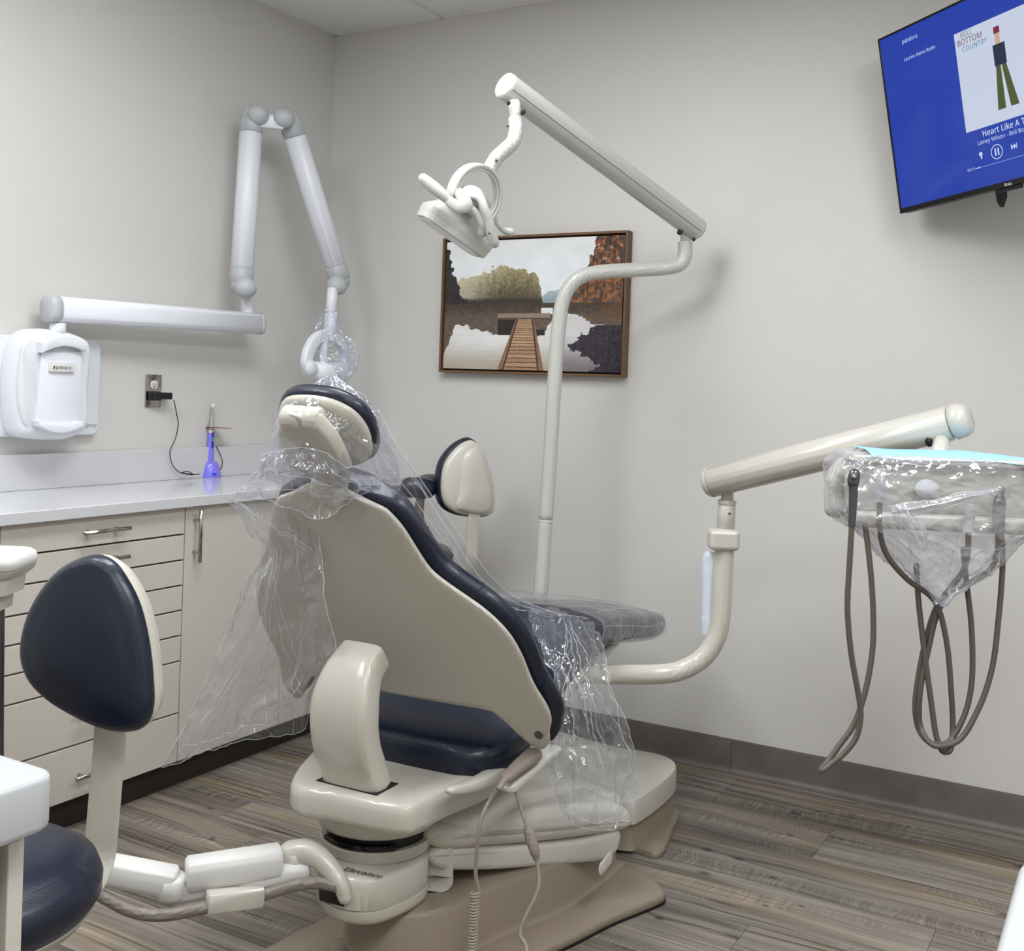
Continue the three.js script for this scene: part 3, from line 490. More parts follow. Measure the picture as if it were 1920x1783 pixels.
// ───────── framed lake picture ─────────
{
  const mix3 = (a, b, t) => [lerp(a[0], b[0], t), lerp(a[1], b[1], t), lerp(a[2], b[2], t)];
  const pw = (pts, x) => { for (let i = 0; i < pts.length - 1; i++) if (x <= pts[i + 1][0]) return lerp(pts[i][1], pts[i + 1][1], clamp((x - pts[i][0]) / (pts[i + 1][0] - pts[i][0]))); return pts[pts.length - 1][1]; };
  const tex = dataTex(900, 600, (u, vf) => {
    const v = 1 - vf, n1 = fbm(u * 9, v * 9, 1.5, 4), rag = 0.035 * fbm(u * 26, v * 18, 4.1, 4), fine = fbm(u * 60, v * 40, 7.7, 3), str = noise(u * 90, v * 9, 3.3);
    let c = mix3([226, 228, 228], [232, 238, 242], smooth(0, 0.35, v)); c = c.map(k => k - 6 * n1);
    if (v < 0.49) {
      const hill = pw([[0.54, 0.47], [0.6, 0.4], [0.66, 0.39], [0.72, 0.43]], u); if (u > 0.5 && u < 0.76 && v > hill + rag * 0.2) c = mix3([168, 184, 192], [142, 158, 164], smooth(hill, 0.48, v));
      const wood = pw([[0, 0.36], [0.07, 0.31], [0.14, 0.28], [0.22, 0.25], [0.3, 0.215], [0.36, 0.205], [0.45, 0.23], [0.51, 0.245], [0.545, 0.31], [0.565, 0.42], [0.57, 0.5]], u);
      if (u < 0.575 && v > wood + rag) { const t = clamp((v - wood) / (0.48 - wood)); c = mix3(mix3([206, 198, 166], [158, 146, 108], smooth(0.1, 0.5, u)), mix3([126, 118, 100], [72, 64, 50], smooth(0.1, 0.35, u)), t); c = c.map(k => k + 26 * fine + 12 * str); const mist = smooth(0.24, 0.04, Math.abs(u - 0.06 - (v - 0.32) * 0.55)) * 0.5 * smooth(0.3, 0.1, u); c = mix3(c, [198, 190, 166], mist); if (v > 0.445) c = mix3(c, [58, 52, 44], smooth(0.44, 0.475, v + 0.02 * fine)); }
      const dl = pw([[0.05, 0.0], [0.09, 0.012], [0.2, 0.035], [0.3, 0.06], [0.42, 0.1], [0.49, 0.13]], v); if (u < dl + rag * 0.7) c = [48 + 18 * fine, 44 + 16 * fine, 44 + 14 * fine];
      const dr = pw([[0, 0.868], [0.1, 0.84], [0.22, 0.81], [0.3, 0.775], [0.4, 0.735], [0.49, 0.69]], v); if (u > dr + rag) { const q = fbm(u * 34, v * 26, 12, 3), t = smooth(0.2, 0.45, v); c = mix3([78, 62, 54], [150, 92, 52], smooth(-0.25, 0.35, q)); c = mix3(c, [146, 112, 66], 0.5 * t * smooth(-0.1, 0.3, fine)); c = c.map(k => k + 20 * str); if (q > 0.5 && v < 0.2) c = mix3(c, [190, 186, 182], 0.7); if (Math.abs(noise(u * 42, v * 0.7, 9)) < 0.05) c = mix3(c, [52, 38, 32], 0.7); }
    } else {
      const ripple = 0.012 * noise(u * 14, v * 130, 5), top = u < 0.63 ? pw([[0, 0.9], [0.05, 0.72], [0.065, 0.655], [0.12, 0.665], [0.2, 0.69], [0.27, 0.72], [0.33, 0.735], [0.58, 0.73], [0.63, 0.62]], u) : pw([[0.63, 0.56], [0.7, 0.57], [0.78, 0.605], [0.86, 0.64], [1, 0.7]], u);
      c = mix3([70, 58, 48], [96, 84, 72], smooth(0.5, 0.62, v)); c = c.map(k => k + 16 * noise(u * 30, v * 160, 2) + 12 * fine); if (u > 0.69) c = mix3(c, [120, 78, 46], 0.45 * smooth(-0.2, 0.4, n1));
      if (u > 0.565 && u < 0.63 && v > 0.525 && v < 0.575) c = [222, 225, 228];
      if (v > top + rag * 0.8 + ripple) { c = u < 0.63 ? mix3([224, 224, 222], [176, 168, 150], smooth(0.75, 1, v)) : mix3([214, 212, 212], [122, 114, 116], smooth(0.7, 1, v)); c = c.map(k => k + 8 * noise(u * 9, v * 70, 8)); }
      const rr = 0.86 - 0.06 * smooth(0.66, 0.72, v) + 0.07 * Math.sin(v * 21) * smooth(0.7, 0.75, v) + 0.05 * n1; if (v > 0.655 && u > rr + rag * 1.6) c = [50 + 22 * fine, 44 + 20 * fine, 54 + 20 * fine];
    }
    if (v > 0.615 && v < 0.735 && u > 0.32 && u < 0.43) c = [40 + 10 * str, 35 + 8 * str, 34 + 8 * str]; if (v > 0.69 && v < 0.735 && u > 0.52 && u < 0.59) c = [44, 38, 36];
    if (v > 0.565 + 0.014 * (0.6 - u) && v < 0.612 && u > 0.315 + 0.35 * Math.max(0, 0.59 - v) && u < 0.615) { c = [142 + 20 * noise(u * 60, v * 200, 3), 124 + 18 * noise(u * 60, v * 200, 3), 110 + 16 * noise(u * 60, v * 200, 3)]; if (v > 0.602) c = [70, 60, 54]; }
    const t = (v - 0.61) / 0.39; if (t > 0 && t <= 1) { const L = lerp(0.425, 0.325, t), R = lerp(0.525, 0.59, t), rl = lerp(0.008, 0.032, t); if (u > L && u < R) { const k = Math.log(1 + 3.2 * t) * 13 + 0.12 * noise(u * 20, v * 5, 2), f = k - Math.floor(k), g = noise(Math.floor(k) * 3.1, 0.5, 1); if (u < L + rl || u > R - rl) c = [140 + 30 * noise(u * 120, v * 16, 5), 106 + 24 * noise(u * 120, v * 16, 5), 80]; else c = f < 0.16 ? [66, 46, 34] : [178 + 30 * g + 22 * noise(u * 20, v * 160, 4), 142 + 26 * g + 18 * noise(u * 20, v * 160, 4), 110 + 20 * g]; if (Math.abs(u - L - rl) < 0.004 || Math.abs(u - R + rl) < 0.004) c = [58, 42, 32]; } }
    return c;
  });
  tex.wrapS = tex.wrapT = THREE.ClampToEdgeWrapping;
  const x0 = 0.606, x1 = 1.397, y0 = 1.336, y1 = 1.861, zf = 0.04, f = thing('framed_picture', 'canvas print of a misty autumn lake with jetty in a thin wooden frame', 'picture', V((x0 + x1) / 2, y0, 0));
  for (const [a, b, d, e] of [[x0, x1, y1 - 0.009, y1], [x0, x1, y0, y0 + 0.009], [x0, x0 + 0.009, y0 + 0.009, y1 - 0.009], [x1 - 0.009, x1, y0 + 0.009, y1 - 0.009]]) part(f, 'frame_rail', box(a, b, d, e, 0.001, zf, 0.001), MT.wood);
  part(f, 'backing', box(x0 + 0.009, x1 - 0.009, y0 + 0.009, y1 - 0.009, 0.001, 0.012), MT.woodDark);
  const pg = new THREE.BoxGeometry(x1 - x0 - 0.032, y1 - y0 - 0.032, 0.02); pg.translate((x0 + x1) / 2, (y0 + y1) / 2, 0.023); pg.userData.keepUV = true;
  part(f, 'canvas_print', pg, std({ map: tex, roughness: 0.75 }), 'photo print of a lake, trees and a wooden jetty');
}

// ───────── television on its swing arm ─────────
{
  const a = 37.7 * D2R, ti = 9.6 * D2R, ro = 2.7 * D2R, W = 0.93, H = 0.54;
  const h0 = V(Math.cos(a), 0, Math.sin(a)), n0 = V(-Math.sin(a), 0, Math.cos(a)), u0 = V(0, Math.cos(ti), 0).addScaledVector(n0, Math.sin(ti));
  const ex = h0.clone().multiplyScalar(Math.cos(ro)).addScaledVector(u0, Math.sin(ro)), ey = u0.clone().multiplyScalar(Math.cos(ro)).addScaledVector(h0, -Math.sin(ro)), ez = ex.clone().cross(ey);
  const BL = V(2.341, 1.8645, 0.1), q = (x, y, z = 0) => BL.clone().addScaledVector(ex, x * W).addScaledVector(ey, (1 - y) * H).addScaledVector(ez, z);
  const tv = thing('television', 'black flat television showing a blue music player screen on the back wall', 'television', q(0.5, 0.5, -0.03));
  part(tv, 'tv_body', frameBox(q(0.5, 0.5, -0.021), ex, ey, ez, W, H, 0.04, 0.006), MT.black);
  part(tv, 'rear_housing', frameBox(q(0.5, 0.6, -0.055), ex, ey, ez, W * 0.6, H * 0.6, 0.035, 0.012), MT.black);
  const m = 0.0125;
  for (const [x0, x1, y0, y1] of [[0, 1, 0, m], [0, 1, 0.972, 1], [0, m * 0.6, 0, 1], [1 - m * 0.6, 1, 0, 1]]) part(tv, 'bezel', frameBox(q((x0 + x1) / 2, (y0 + y1) / 2, 0.0005), ex, ey, ez, (x1 - x0) * W, (y1 - y0) * H, 0.005, 0.001, 1), MT.blackGloss);
  const cw = 1600, chh = 930, cv = document.createElement('canvas'); cv.width = cw; cv.height = chh; const c = cv.getContext('2d');
  c.fillStyle = '#1e3da8'; c.fillRect(0, 0, cw, chh);
  const X = x => x * cw, Y = y => y * chh, txt = (s, x, y, size, col = '#d5defa', font = 'sans-serif', w = '') => { c.fillStyle = col; c.font = `${w} ${size}px ${font}`; c.fillText(s, X(x), Y(y)); };
  txt('pandora', 0.099, 0.077, 30); txt('Lauren Alaina Radio', 0.099, 0.178, 25);
  c.fillStyle = '#c9d3e6'; c.fillRect(X(0.319), Y(0.15), X(0.36), Y(0.538));
  txt('BELL', 0.343, 0.184, 36, '#6b7c66'); txt('BOTTOM', 0.327, 0.224, 40, '#6e4f63'); txt('COUNTRY', 0.344, 0.262, 36, '#5482ab');
  // cover art: a plain stand-in of upright colour shapes
  c.fillStyle = '#7a2440'; c.fillRect(X(0.47), Y(0.2), X(0.022), Y(0.035)); c.fillStyle = '#c9aa8e'; c.fillRect(X(0.472), Y(0.237), X(0.018), Y(0.07)); c.fillStyle = '#1f2742'; c.fillRect(X(0.46), Y(0.29), X(0.045), Y(0.11)); c.fillStyle = '#4a5528';
  for (const [p, s] of [[0.464, -0.008], [0.485, 0.02]]) { c.beginPath(); c.moveTo(X(p), Y(0.4)); c.lineTo(X(p + 0.017), Y(0.4)); c.lineTo(X(p + s + 0.026), Y(0.625)); c.lineTo(X(p + s - 0.004), Y(0.625)); c.fill(); }
  c.fillStyle = '#dfe6fb'; txt('Heart Like A Truck', 0.38, 0.735, 42, '#e4eafc'); txt('Lainey Wilson - Bell Bottom Country', 0.357, 0.772, 28, '#cfd8f5');
  c.strokeStyle = '#dfe6fb'; c.lineWidth = 4; c.beginPath(); c.arc(X(0.427), Y(0.834), 34, 0, 6.3); c.stroke(); c.fillRect(X(0.427) - 13, Y(0.834) - 18, 9, 36); c.fillRect(X(0.427) + 5, Y(0.834) - 18, 9, 36);
  for (const o of [-14, 2]) { c.beginPath(); c.moveTo(X(0.49) + o, Y(0.832) - 14); c.lineTo(X(0.49) + o + 15, Y(0.832)); c.lineTo(X(0.49) + o, Y(0.832) + 14); c.fill(); } c.fillRect(X(0.49) + 17, Y(0.832) - 14, 4, 28);
  c.beginPath(); c.arc(X(0.365), Y(0.822), 11, 0, 6.3); c.fill(); c.fillRect(X(0.365) - 2, Y(0.825), 9, 22);
  c.fillRect(X(0.338), Y(0.888), X(0.02), 5); c.fillStyle = '#8fa3e0'; c.fillRect(X(0.358), Y(0.889), X(0.3), 3); txt('00:13', 0.305, 0.896, 20);
  const tex = new THREE.CanvasTexture(cv); tex.colorSpace = THREE.SRGBColorSpace; tex.magFilter = THREE.LinearFilter;
  const sg = new THREE.PlaneGeometry(W * 0.986, H * 0.962); sg.applyMatrix4(new THREE.Matrix4().makeBasis(ex, ey, ez).setPosition(q(0.5, 0.492, 0.001))); sg.userData.keepUV = true;
  part(tv, 'screen', sg, phy({ color: 0x050506, roughness: 0.1, emissive: 0xffffff, emissiveMap: tex, emissiveIntensity: 0.8 }), 'lit blue music player screen');
  part(tv, 'brand_lettering', letters('Roku', { o: q(0.442, 0.997, 0.0034), ex, ey, ez }, 0.0085, 0, fontSans), MT.white);
  part(tv, 'infrared_window', frameBox(q(0.45, 1.012, -0.004), ex, ey, ez, 0.09, 0.012, 0.012, 0.003, 2), MT.blackGloss);
  part(tv, 'mount_bracket', extrude([[0.345, -0.028], [0.355, -0.045], [0.368, -0.047], [0.385, -0.02], [0.392, 0.05], [0.345, 0.05]].map(([x, y]) => [x * W, y]), { o: q(0, 1, -0.06), ex, ey, ez }, 0.004, 0.001), MT.black);
  const pc = q(0.5, 0.5, -0.075), wl = V(pc.x - 0.25, pc.y, 0.02);
  part(tv, 'swing_arm', [sweep([pc, V(pc.x - 0.02, pc.y, pc.z * 0.5), wl], () => [0.02, 0.03], { p: 4, straight: true, up: V(0, 1, 0) }), box(wl.x - 0.06, wl.x + 0.06, wl.y - 0.12, wl.y + 0.12, 0.001, 0.02, 0.004)], MT.black);
}
console.log('wall things done');

// ───────── operating light on its pole ─────────
const UPY = V(0, 1, 0);
{
  // the pole stands on the utility box beyond the leg rest; sizes below were measured at 15/16 of that distance
  const K = 1.0667, sw = (p, r, o) => sweep(p, typeof r === 'function' ? t => r(t).map(v => v * K) : r * K, o), cy = (a, c, r, o) => cyl(a, c, r * K, o), bl = (c, r) => ball(c, r * K);
  const lt = thing('dental_light', 'cream overhead dental operating light on a tall bent pole', 'dental light', V(1.32, 0.155, 0.5));
  const d = 3.45, q = (x, y, k = d) => px(x, y, k * K), pb = q(1017, 1060);
  part(lt, 'pole', sw([V(pb.x - 0.012, 0.15, pb.z), V(pb.x - 0.006, 0.45, pb.z), pb, q(1023, 976)], 0.0228, { sides: 24 }), MT.lampWhite);
  part(lt, 'pole', sw([q(1023.2, 974), q(1030, 880), q(1037, 760), q(1044, 650), q(1048, 610), q(1055, 565), q(1070, 535), q(1092, 518), q(1120, 511), q(1190, 506), q(1255, 501), q(1276, 494), q(1284, 478), q(1285, 453)], 0.0228, { sides: 24, n: 110 }), MT.lampWhite);
  part(lt, 'pole_collar', cy(q(1022.8, 982), q(1023.2, 974), 0.0235), MT.lampWhite);
  part(lt, 'swivel_stem', cy(q(1285, 454), q(1286.5, 426), 0.0165), MT.lampWhite);
  const A = q(1303, 428, 3.45), B = q(950, 163, 2.95), dir = B.clone().sub(A).normalize(), L = A.distanceTo(B);
  const up = UPY.clone().addScaledVector(dir, -dir.y).normalize(), sd = dir.clone().cross(up);
  const shell = (a0, a1, r, c0, c1) => { const loops = []; for (const t of [c0, c1]) { const o = A.clone().addScaledVector(dir, t * L), l = []; for (let i = 0; i <= 20; i++) { const a = lerp(a0, a1, i / 20); l.push(o.clone().addScaledVector(sd, Math.cos(a) * r).addScaledVector(up, Math.sin(a) * r)); } for (let i = 20; i >= 0; i--) { const a = lerp(a0, a1, i / 20); l.push(o.clone().addScaledVector(sd, Math.cos(a) * (r - 0.004)).addScaledVector(up, Math.sin(a) * (r - 0.004))); } loops.push(l); } return loft(loops, { crease: 0.6 }); };
  part(lt, 'arm_cover', shell(-0.42, Math.PI + 0.42, 0.0400, 0.0, 1), MT.lampWhite);
  part(lt, 'arm_cover', shell(Math.PI + 0.46, Math.PI * 2 - 0.46, 0.0389, 0.0, 1), MT.lampWhite);
  part(lt, 'arm_core', cy(A.clone().addScaledVector(dir, 0.004), B.clone().addScaledVector(dir, -0.004), 0.0325), MT.gap);
  for (const [P, s] of [[A, -1], [B, 1]]) part(lt, 'arm_end_cap', sw([P.clone().addScaledVector(dir, -s * 0.004), P.clone().addScaledVector(dir, s * 0.008), P.clone().addScaledVector(dir, s * 0.014)], t => [lerp(0.0378, 0.035, t * t), lerp(0.0378, 0.035, t * t)], { straight: true, bevel: 0.008, sides: 28, crease: 1.2 }), MT.lampWhite);
  part(lt, 'lamp_stem', cy(q(964, 190, 2.93), q(968, 224, 2.92), 0.0165), MT.lampWhite);
  part(lt, 'lamp_elbow', sw([q(967, 222, 2.92), q(967, 245, 2.91), q(962, 266, 2.9), q(945, 283, 2.9), q(931, 296, 2.9), q(919, 316, 2.9)], 0.0195, { sides: 24 }), MT.lampWhite);
  for (const [x, y, k] of [[952, 236, 2.895], [931, 301, 2.88]]) part(lt, 'set_screw', bl(q(x, y, k), 0.004), MT.darkSteel);
  part(lt, 'arm_slot', [sw([q(1271, 432, 3.41), q(1279, 438, 3.41)], () => [0.007, 0.009], { straight: true, p: 4 }), sw([q(1298, 448, 3.42), q(1304, 450, 3.42)], () => [0.005, 0.006], { straight: true, p: 4 }), sw([q(977, 208, 2.9), q(984, 213, 2.9)], () => [0.006, 0.008], { straight: true, p: 4 }), sw([q(951, 192, 2.9), q(957, 195, 2.9)], () => [0.005, 0.006], { straight: true, p: 4 })], MT.black, 'dark pivot slots in the arm');
  // yoke ring: a band in a plane turned from the lens body
  const yc = q(890, 368, 2.88), cA = q(926, 318, 2.9).sub(yc), yu = cA.clone().normalize(), toC = CAM.clone().sub(yc).normalize();
  let yr = q(850, 335, 2.82).sub(q(930, 410, 2.95)); yr = yr.addScaledVector(yu, -yr.dot(yu)).normalize(); const yn = yu.clone().cross(yr);
  const ringPts = []; for (let i = 0; i <= 22; i++) { const a = lerp(-0.72, Math.PI + 0.3, i / 22); ringPts.push(yc.clone().addScaledVector(yr, Math.cos(a) * 0.0843).addScaledVector(yu, Math.sin(a) * 0.0853)); }
  { const loops = ringPts.map((p, i) => { const a = lerp(-0.72, Math.PI + 0.3, i / 22), rad = yr.clone().multiplyScalar(Math.cos(a)).addScaledVector(yu, Math.sin(a)); return loopAt(p, rad, yn, 0.0064, 0.0181, 16, 4); }); part(lt, 'yoke_ring', loft(loops), MT.lampWhite); }
  part(lt, 'yoke_cable', sw(ringPts.map((p, i) => { const a = lerp(-0.72, Math.PI + 0.3, i / 22); return p.clone().addScaledVector(yr, -Math.cos(a) * 0.0107).addScaledVector(yu, -Math.sin(a) * 0.0107).addScaledVector(yn, yn.dot(toC) > 0 ? 0.0128 : -0.0128); }), 0.0032, { sides: 10, n: 40 }), MT.lampWhite);
  // lens body: long axis down to the right, seen on its rim
  const ca = q(806, 383, 2.82), cb = q(925, 468, 2.9), lx = cb.clone().sub(ca).normalize(), mid = ca.clone().lerp(cb, 0.5);
  let ln = q(862, 430, 2.86).sub(q(880, 398, 2.86)); ln = ln.addScaledVector(lx, -ln.dot(lx)).normalize(); const lw = lx.clone().cross(ln).normalize();
  const half = ca.distanceTo(cb) / 2, c0 = mid.clone().addScaledVector(lw, lw.dot(toC) > 0 ? -0.0480 : 0.0480);
  const Lf = { o: c0, ex: lx, ey: lw, ez: ln }, body = roundRect(-half, half, -0.0587, 0.0587, 0.0320, 6);
  part(lt, 'lamp_housing', pad(body, Lf, [[0.2, -0.052], [0.5, -0.048], [0.72, -0.036], [0.86, -0.02], [0.95, -0.01], [1, -0.004], [1, 0.012], [0.97, 0.02]], { crease: 0.5 }), MT.lampWhite);
  part(lt, 'lens_rim', pad(body, Lf, [[0.985, 0.0195], [0.99, 0.02], [0.96, 0.034], [0.9, 0.036]], { crease: 0.4 }), MT.lampWhite);
  part(lt, 'lens', pad(body, Lf, [[0.88, 0.0355], [0.86, 0.0385], [0.05, 0.0385]], { crease: 0.4 }), phy({ color: 0xcfd3d2, roughness: 0.15 }), 'pale lamp lens facing down');
  // saddle hub and the two arms that grip it
  part(lt, 'hub', ell(q(884, 373, 2.85), lx, ln, lw, 0.0427, 0.0363, 0.0427), MT.lampWhite);
  part(lt, 'side_plate', sw([q(880, 391, 2.82), q(893, 402, 2.825), q(903, 420, 2.83), q(904, 436, 2.84)], t => [0.019 - 0.006 * t, 0.012], { up: ln.clone().negate(), ends: 'round', p: 2.6 }), MT.lampWhite);
  part(lt, 'grip_arm', sw([q(884, 368, 2.82), q(900, 372, 2.81), q(908, 392, 2.81), q(916, 415, 2.82), q(920, 436, 2.83), q(925, 452, 2.84)], t => [lerp(0.016, 0.019, t), 0.012], { up: ln.clone().negate(), ends: 'round', p: 2.6 }), MT.lampWhite);
  part(lt, 'grip_arm', sw([q(866, 366, 2.8), q(874, 384, 2.79), q(864, 389, 2.785), q(850, 383, 2.785), q(842, 377, 2.785)], t => [lerp(0.02, 0.013, t), lerp(0.014, 0.012, t)], { ends: 'round', p: 2.4 }), MT.lampWhite);
  part(lt, 'handle', sw([q(842, 377, 2.785), q(828, 364, 2.78), q(810, 349, 2.775), q(794, 335, 2.77)], t => [0.0105 + 0.0055 * Math.sin(t * 2.6), 0.0105 + 0.0055 * Math.sin(t * 2.6)], { ends: 'round' }), MT.lampWhite);
  part(lt, 'handle', sw([q(905, 374, 2.93), q(918, 396, 2.96), q(932, 417, 2.98), q(945, 431, 2.98), q(957, 435, 2.98)], t => [0.013 - 0.004 * Math.sin(t * 3.1), 0.013 - 0.004 * Math.sin(t * 3.1)], { ends: 'round' }), MT.lampWhite);
  for (const [x, y] of [[885.5, 395.5], [917, 437]]) part(lt, 'set_screw', bl(q(x, y, 2.808), 0.0032), MT.darkSteel);
}

// ───────── dental chair ─────────
const CO = V(1.57, 0, 1.55), cy = 2 * D2R, HD = V(Math.sin(cy), 0, Math.cos(cy)), SD = V(Math.cos(cy), 0, -Math.sin(cy));
const ch = (s, y, a) => CO.clone().addScaledVector(SD, s).addScaledVector(HD, a).setY(y);
const sag = (x, y, s) => onPlane(x, y, CO.clone().addScaledVector(SD, s), SD);   // pixel on the chair's lengthwise plane at side offset s
const BA = 62 * D2R, BU = HD.clone().multiplyScalar(Math.cos(BA)).add(V(0, Math.sin(BA), 0)), BN = HD.clone().multiplyScalar(Math.sin(BA)).add(V(0, -Math.cos(BA), 0)), B0 = ch(0, 0.505, 0);
const bk = (s, u, w) => B0.clone().addScaledVector(SD, s).addScaledVector(BU, u).addScaledVector(BN, -w);   // w: towards the sitter
const tb = (x, y, w = 0) => { const p = onPlane(x, y, B0.clone().addScaledVector(BN, -w), BN).sub(B0); return [p.dot(SD), p.dot(BU)]; };
const chair = thing('dental_chair', 'dental chair with navy upholstery, cream back shell and taupe base', 'dental chair', ch(0, 0, 0));
const interp = pts => { const a = pts.slice().sort((p, q) => p[1] - q[1]); return u => { if (u <= a[0][1]) return a[0][0]; for (let i = 0; i < a.length - 1; i++) if (u <= a[i + 1][1]) { const t = (u - a[i][1]) / (a[i + 1][1] - a[i][1] || 1e-6); return lerp(a[i][0], a[i + 1][0], t); } return a[a.length - 1][0]; }; };
const BR = interp([[658, 905], [674, 916], [692.7, 932], [723, 953.8], [753, 987.4], [783.6, 1037.9], [807, 1075], [847.5, 1107], [901.5, 1147.9], [934.3, 1180.7], [956.2, 1210], [974.4, 1246], [989, 1286], [1000, 1312], [1013, 1333], [1026, 1358], [1032, 1386], [1026, 1402]].map(([x, y]) => tb(x, y)));
const BL_ = interp([[548, 905], [530, 915], [515, 936], [506, 973], [498, 1020], [481, 1071], [471, 1115], [477, 1162.5], [494, 1206], [515, 1242], [522, 1275], [525, 1300]].map(([x, y]) => tb(x, y)));
const smoothF = f => u => (f(u - 0.02) + 2 * f(u - 0.01) + 3 * f(u) + 2 * f(u + 0.01) + f(u + 0.02)) / 9;
const sR = smoothF(BR), sL = smoothF(BL_);
const U0_ = -0.018, U1_ = tb(610, 905)[1];
const bump = t => 0.1 * (1 - smooth(0.64, 0.92, Math.abs(t))) + 0.035 * Math.max(0, (Math.abs(t) - 0.93) / 0.07) ** 2;
const bowl = s => 0.16 * s * s;   // wings lean a little towards the sitter
const backPt = (t, v, w, grow = 0) => { const u0 = lerp(U0_, U1_, v), c = (sR(u0) + sL(u0)) / 2, hw = (sR(u0) - sL(u0)) / 2 + grow; const s = c + t * hw, u = u0 + (1 - v) ** 3 * bump(t) + (v > 0.92 ? -(v - 0.92) / 0.08 * 0.03 * t * t : 0) + grow * (v - 0.5) * 1.2; return bk(s, u, w + bowl(s)); };
function backLoops(grow, w0, w1, p, nv = 60, n = 48, dome = 0) { const L = []; for (let j = 0; j <= nv; j++) { const v = j / nv, e = Math.min(1, Math.min(v, 1 - v) / 0.02), k = Math.sqrt(1 - (1 - e) ** 2), l = []; for (let i = 0; i < n; i++) { const [x, y] = supE(i / n * 2 * Math.PI, p); const d = dome * (1 - x * x) * (y < 0 ? 1 : 0); l.push(backPt(x, v, (w0 + w1) / 2 + y * (w1 - w0) / 2 * lerp(0.35, 1, k) - d, grow * lerp(0.4, 1, k))); } L.push(l); } return L; }
const shell = part(chair, 'back_shell', loft(backLoops(0, -0.009, 0.009, 5), { cap0: 'strip', cap1: 'strip', crease: 0.9 }), MT.creamShell, 'wide cream back shell');
const bLoops = backLoops(0.011, 0.006, 0.074, 3.2), backCushion = part(chair, 'back_cushion', loft(bLoops, { cap0: 'strip', cap1: 'strip' }), MT.navy, 'navy back upholstery');
for (const [j, a, b, dj] of [[47, 40, 50, 1], [35, 40, 51, 1], [29, 43, 51, 1], [27, 41, 50, 0], [14, 42, 50, 1]]) { const l = []; for (let i = a; i <= b; i++) l.push(bLoops[j + (i > (a + b) / 2 ? dj : 0)][i % 48]); part(backCushion, 'crease', sweep(l, 0.0012, { sides: 6, n: 20, ends: 'round' }), MT.stitch); }
{ // pivot screw, seam, creases of the side bolster
  const p = tb(1007, 1383), c = bk(p[0], p[1], -0.0085 + bowl(p[0]));
  part(shell, 'pivot_screw', cyl(c.clone().addScaledVector(BN, -0.002), c.clone().addScaledVector(BN, 0.005), 0.0095, { sides: 20 }), MT.darkSteel);
  // support that joins back and carriage: a bowed band
  const path = [[643, 1240], [638, 1268], [632, 1310], [629, 1356], [633, 1402], [645, 1442], [655, 1476]].map(([x, y]) => sag(x, y, 0));
  const wid = t => lerp(0.054, 0.073, smooth(0, 0.45, t)) ;
  const back = path.map((p, i) => p.clone().addScaledVector(HD, [-0.085, -0.05, -0.033, -0.03, -0.03, -0.03, -0.03][i]));
  { const f = path[6].clone().addScaledVector(HD, -0.028); part(chair, 'support_slot', frameBox(V(f.x, 0.4262, f.z), SD, UPY, SD.clone().cross(UPY), 0.158, 0.003, 0.082, 0), MT.black); }
  part(chair, 'back_support', sweep(back, t => [wid(t), 0.036], { up: HD, p: 5, sides: 36, n: 36, bevel: 0.012, crease: 0.6 }), MT.cream);
}
// headrest
{
  const hc = px(618, 812, 2.22), ang = 47 * D2R, hu = HD.clone().multiplyScalar(Math.cos(ang)).add(V(0, Math.sin(ang), 0)), hn = HD.clone().multiplyScalar(Math.sin(ang)).add(V(0, -Math.cos(ang), 0));
  const F = { o: hc, ex: SD, ey: hu, ez: hn };
  const rim = trace({ o: hc, ex: SD, ey: hu, ez: hn }, [[533, 749], [566, 743], [621, 751], [661, 771], [684, 797], [695, 826], [695, 857], [684, 866], [650, 874], [615, 885], [575, 885], [540, 868], [522, 825], [521, 780]]);
  const o1 = outline(rim, 56);
  part(chair, 'headrest_shell', pad(o1, F, [[0.05, 0.012], [0.6, 0.012], [0.9, 0.010], [0.97, 0.006], [1, 0], [1, -0.008]].reverse(), { crease: 0.9 }), MT.cream);
  part(chair, 'headrest_cushion', pad(o1, { ...F, ez: hn.clone().negate() }, [[0.97, 0.003], [1.03, 0.007], [1.06, 0.014], [1.06, 0.022], [1.03, 0.032], [0.93, 0.038], [0.6, 0.036], [0.05, 0.034]]), MT.navy);
  const q = (x, y, k) => px(x, y, k);
  part(chair, 'headrest_hinge', [cyl(q(531, 781, 2.13), q(574, 784, 2.11), 0.0235, { bevel: 0.008 }), cyl(q(575, 784, 2.11), q(602, 787, 2.1), 0.0235), sweep([q(590, 786, 2.105), q(612, 812, 2.12), q(628, 840, 2.15), q(640, 868, 2.19)], () => [0.021, 0.017], { p: 3, ends: 'round' })], MT.cream);
  part(chair, 'headrest_plate', sweep([q(566, 806, 2.125), q(582, 822, 2.135), q(594, 850, 2.16), q(602, 878, 2.19)], t => [0.046 - 0.006 * t, 0.012], { p: 4, ends: 'round', up: hn }), MT.creamShell);
  part(chair, 'headrest_knob', [cyl(q(636, 858, 2.16), q(628, 862, 2.2), 0.0175), ball(q(634, 859, 2.175), 0.0165)], MT.cream);
  part(chair, 'headrest_post', [sweep([q(625, 868, 2.21), q(624, 890, 2.24), q(622, 925, 2.29)], () => [0.034, 0.014], { p: 4, up: hn, ends: 'flat' }), sweep([q(618, 900, 2.25), q(615, 940, 2.29)], () => [0.037, 0.02], { p: 4, up: hn, straight: true })], MT.cream);
}
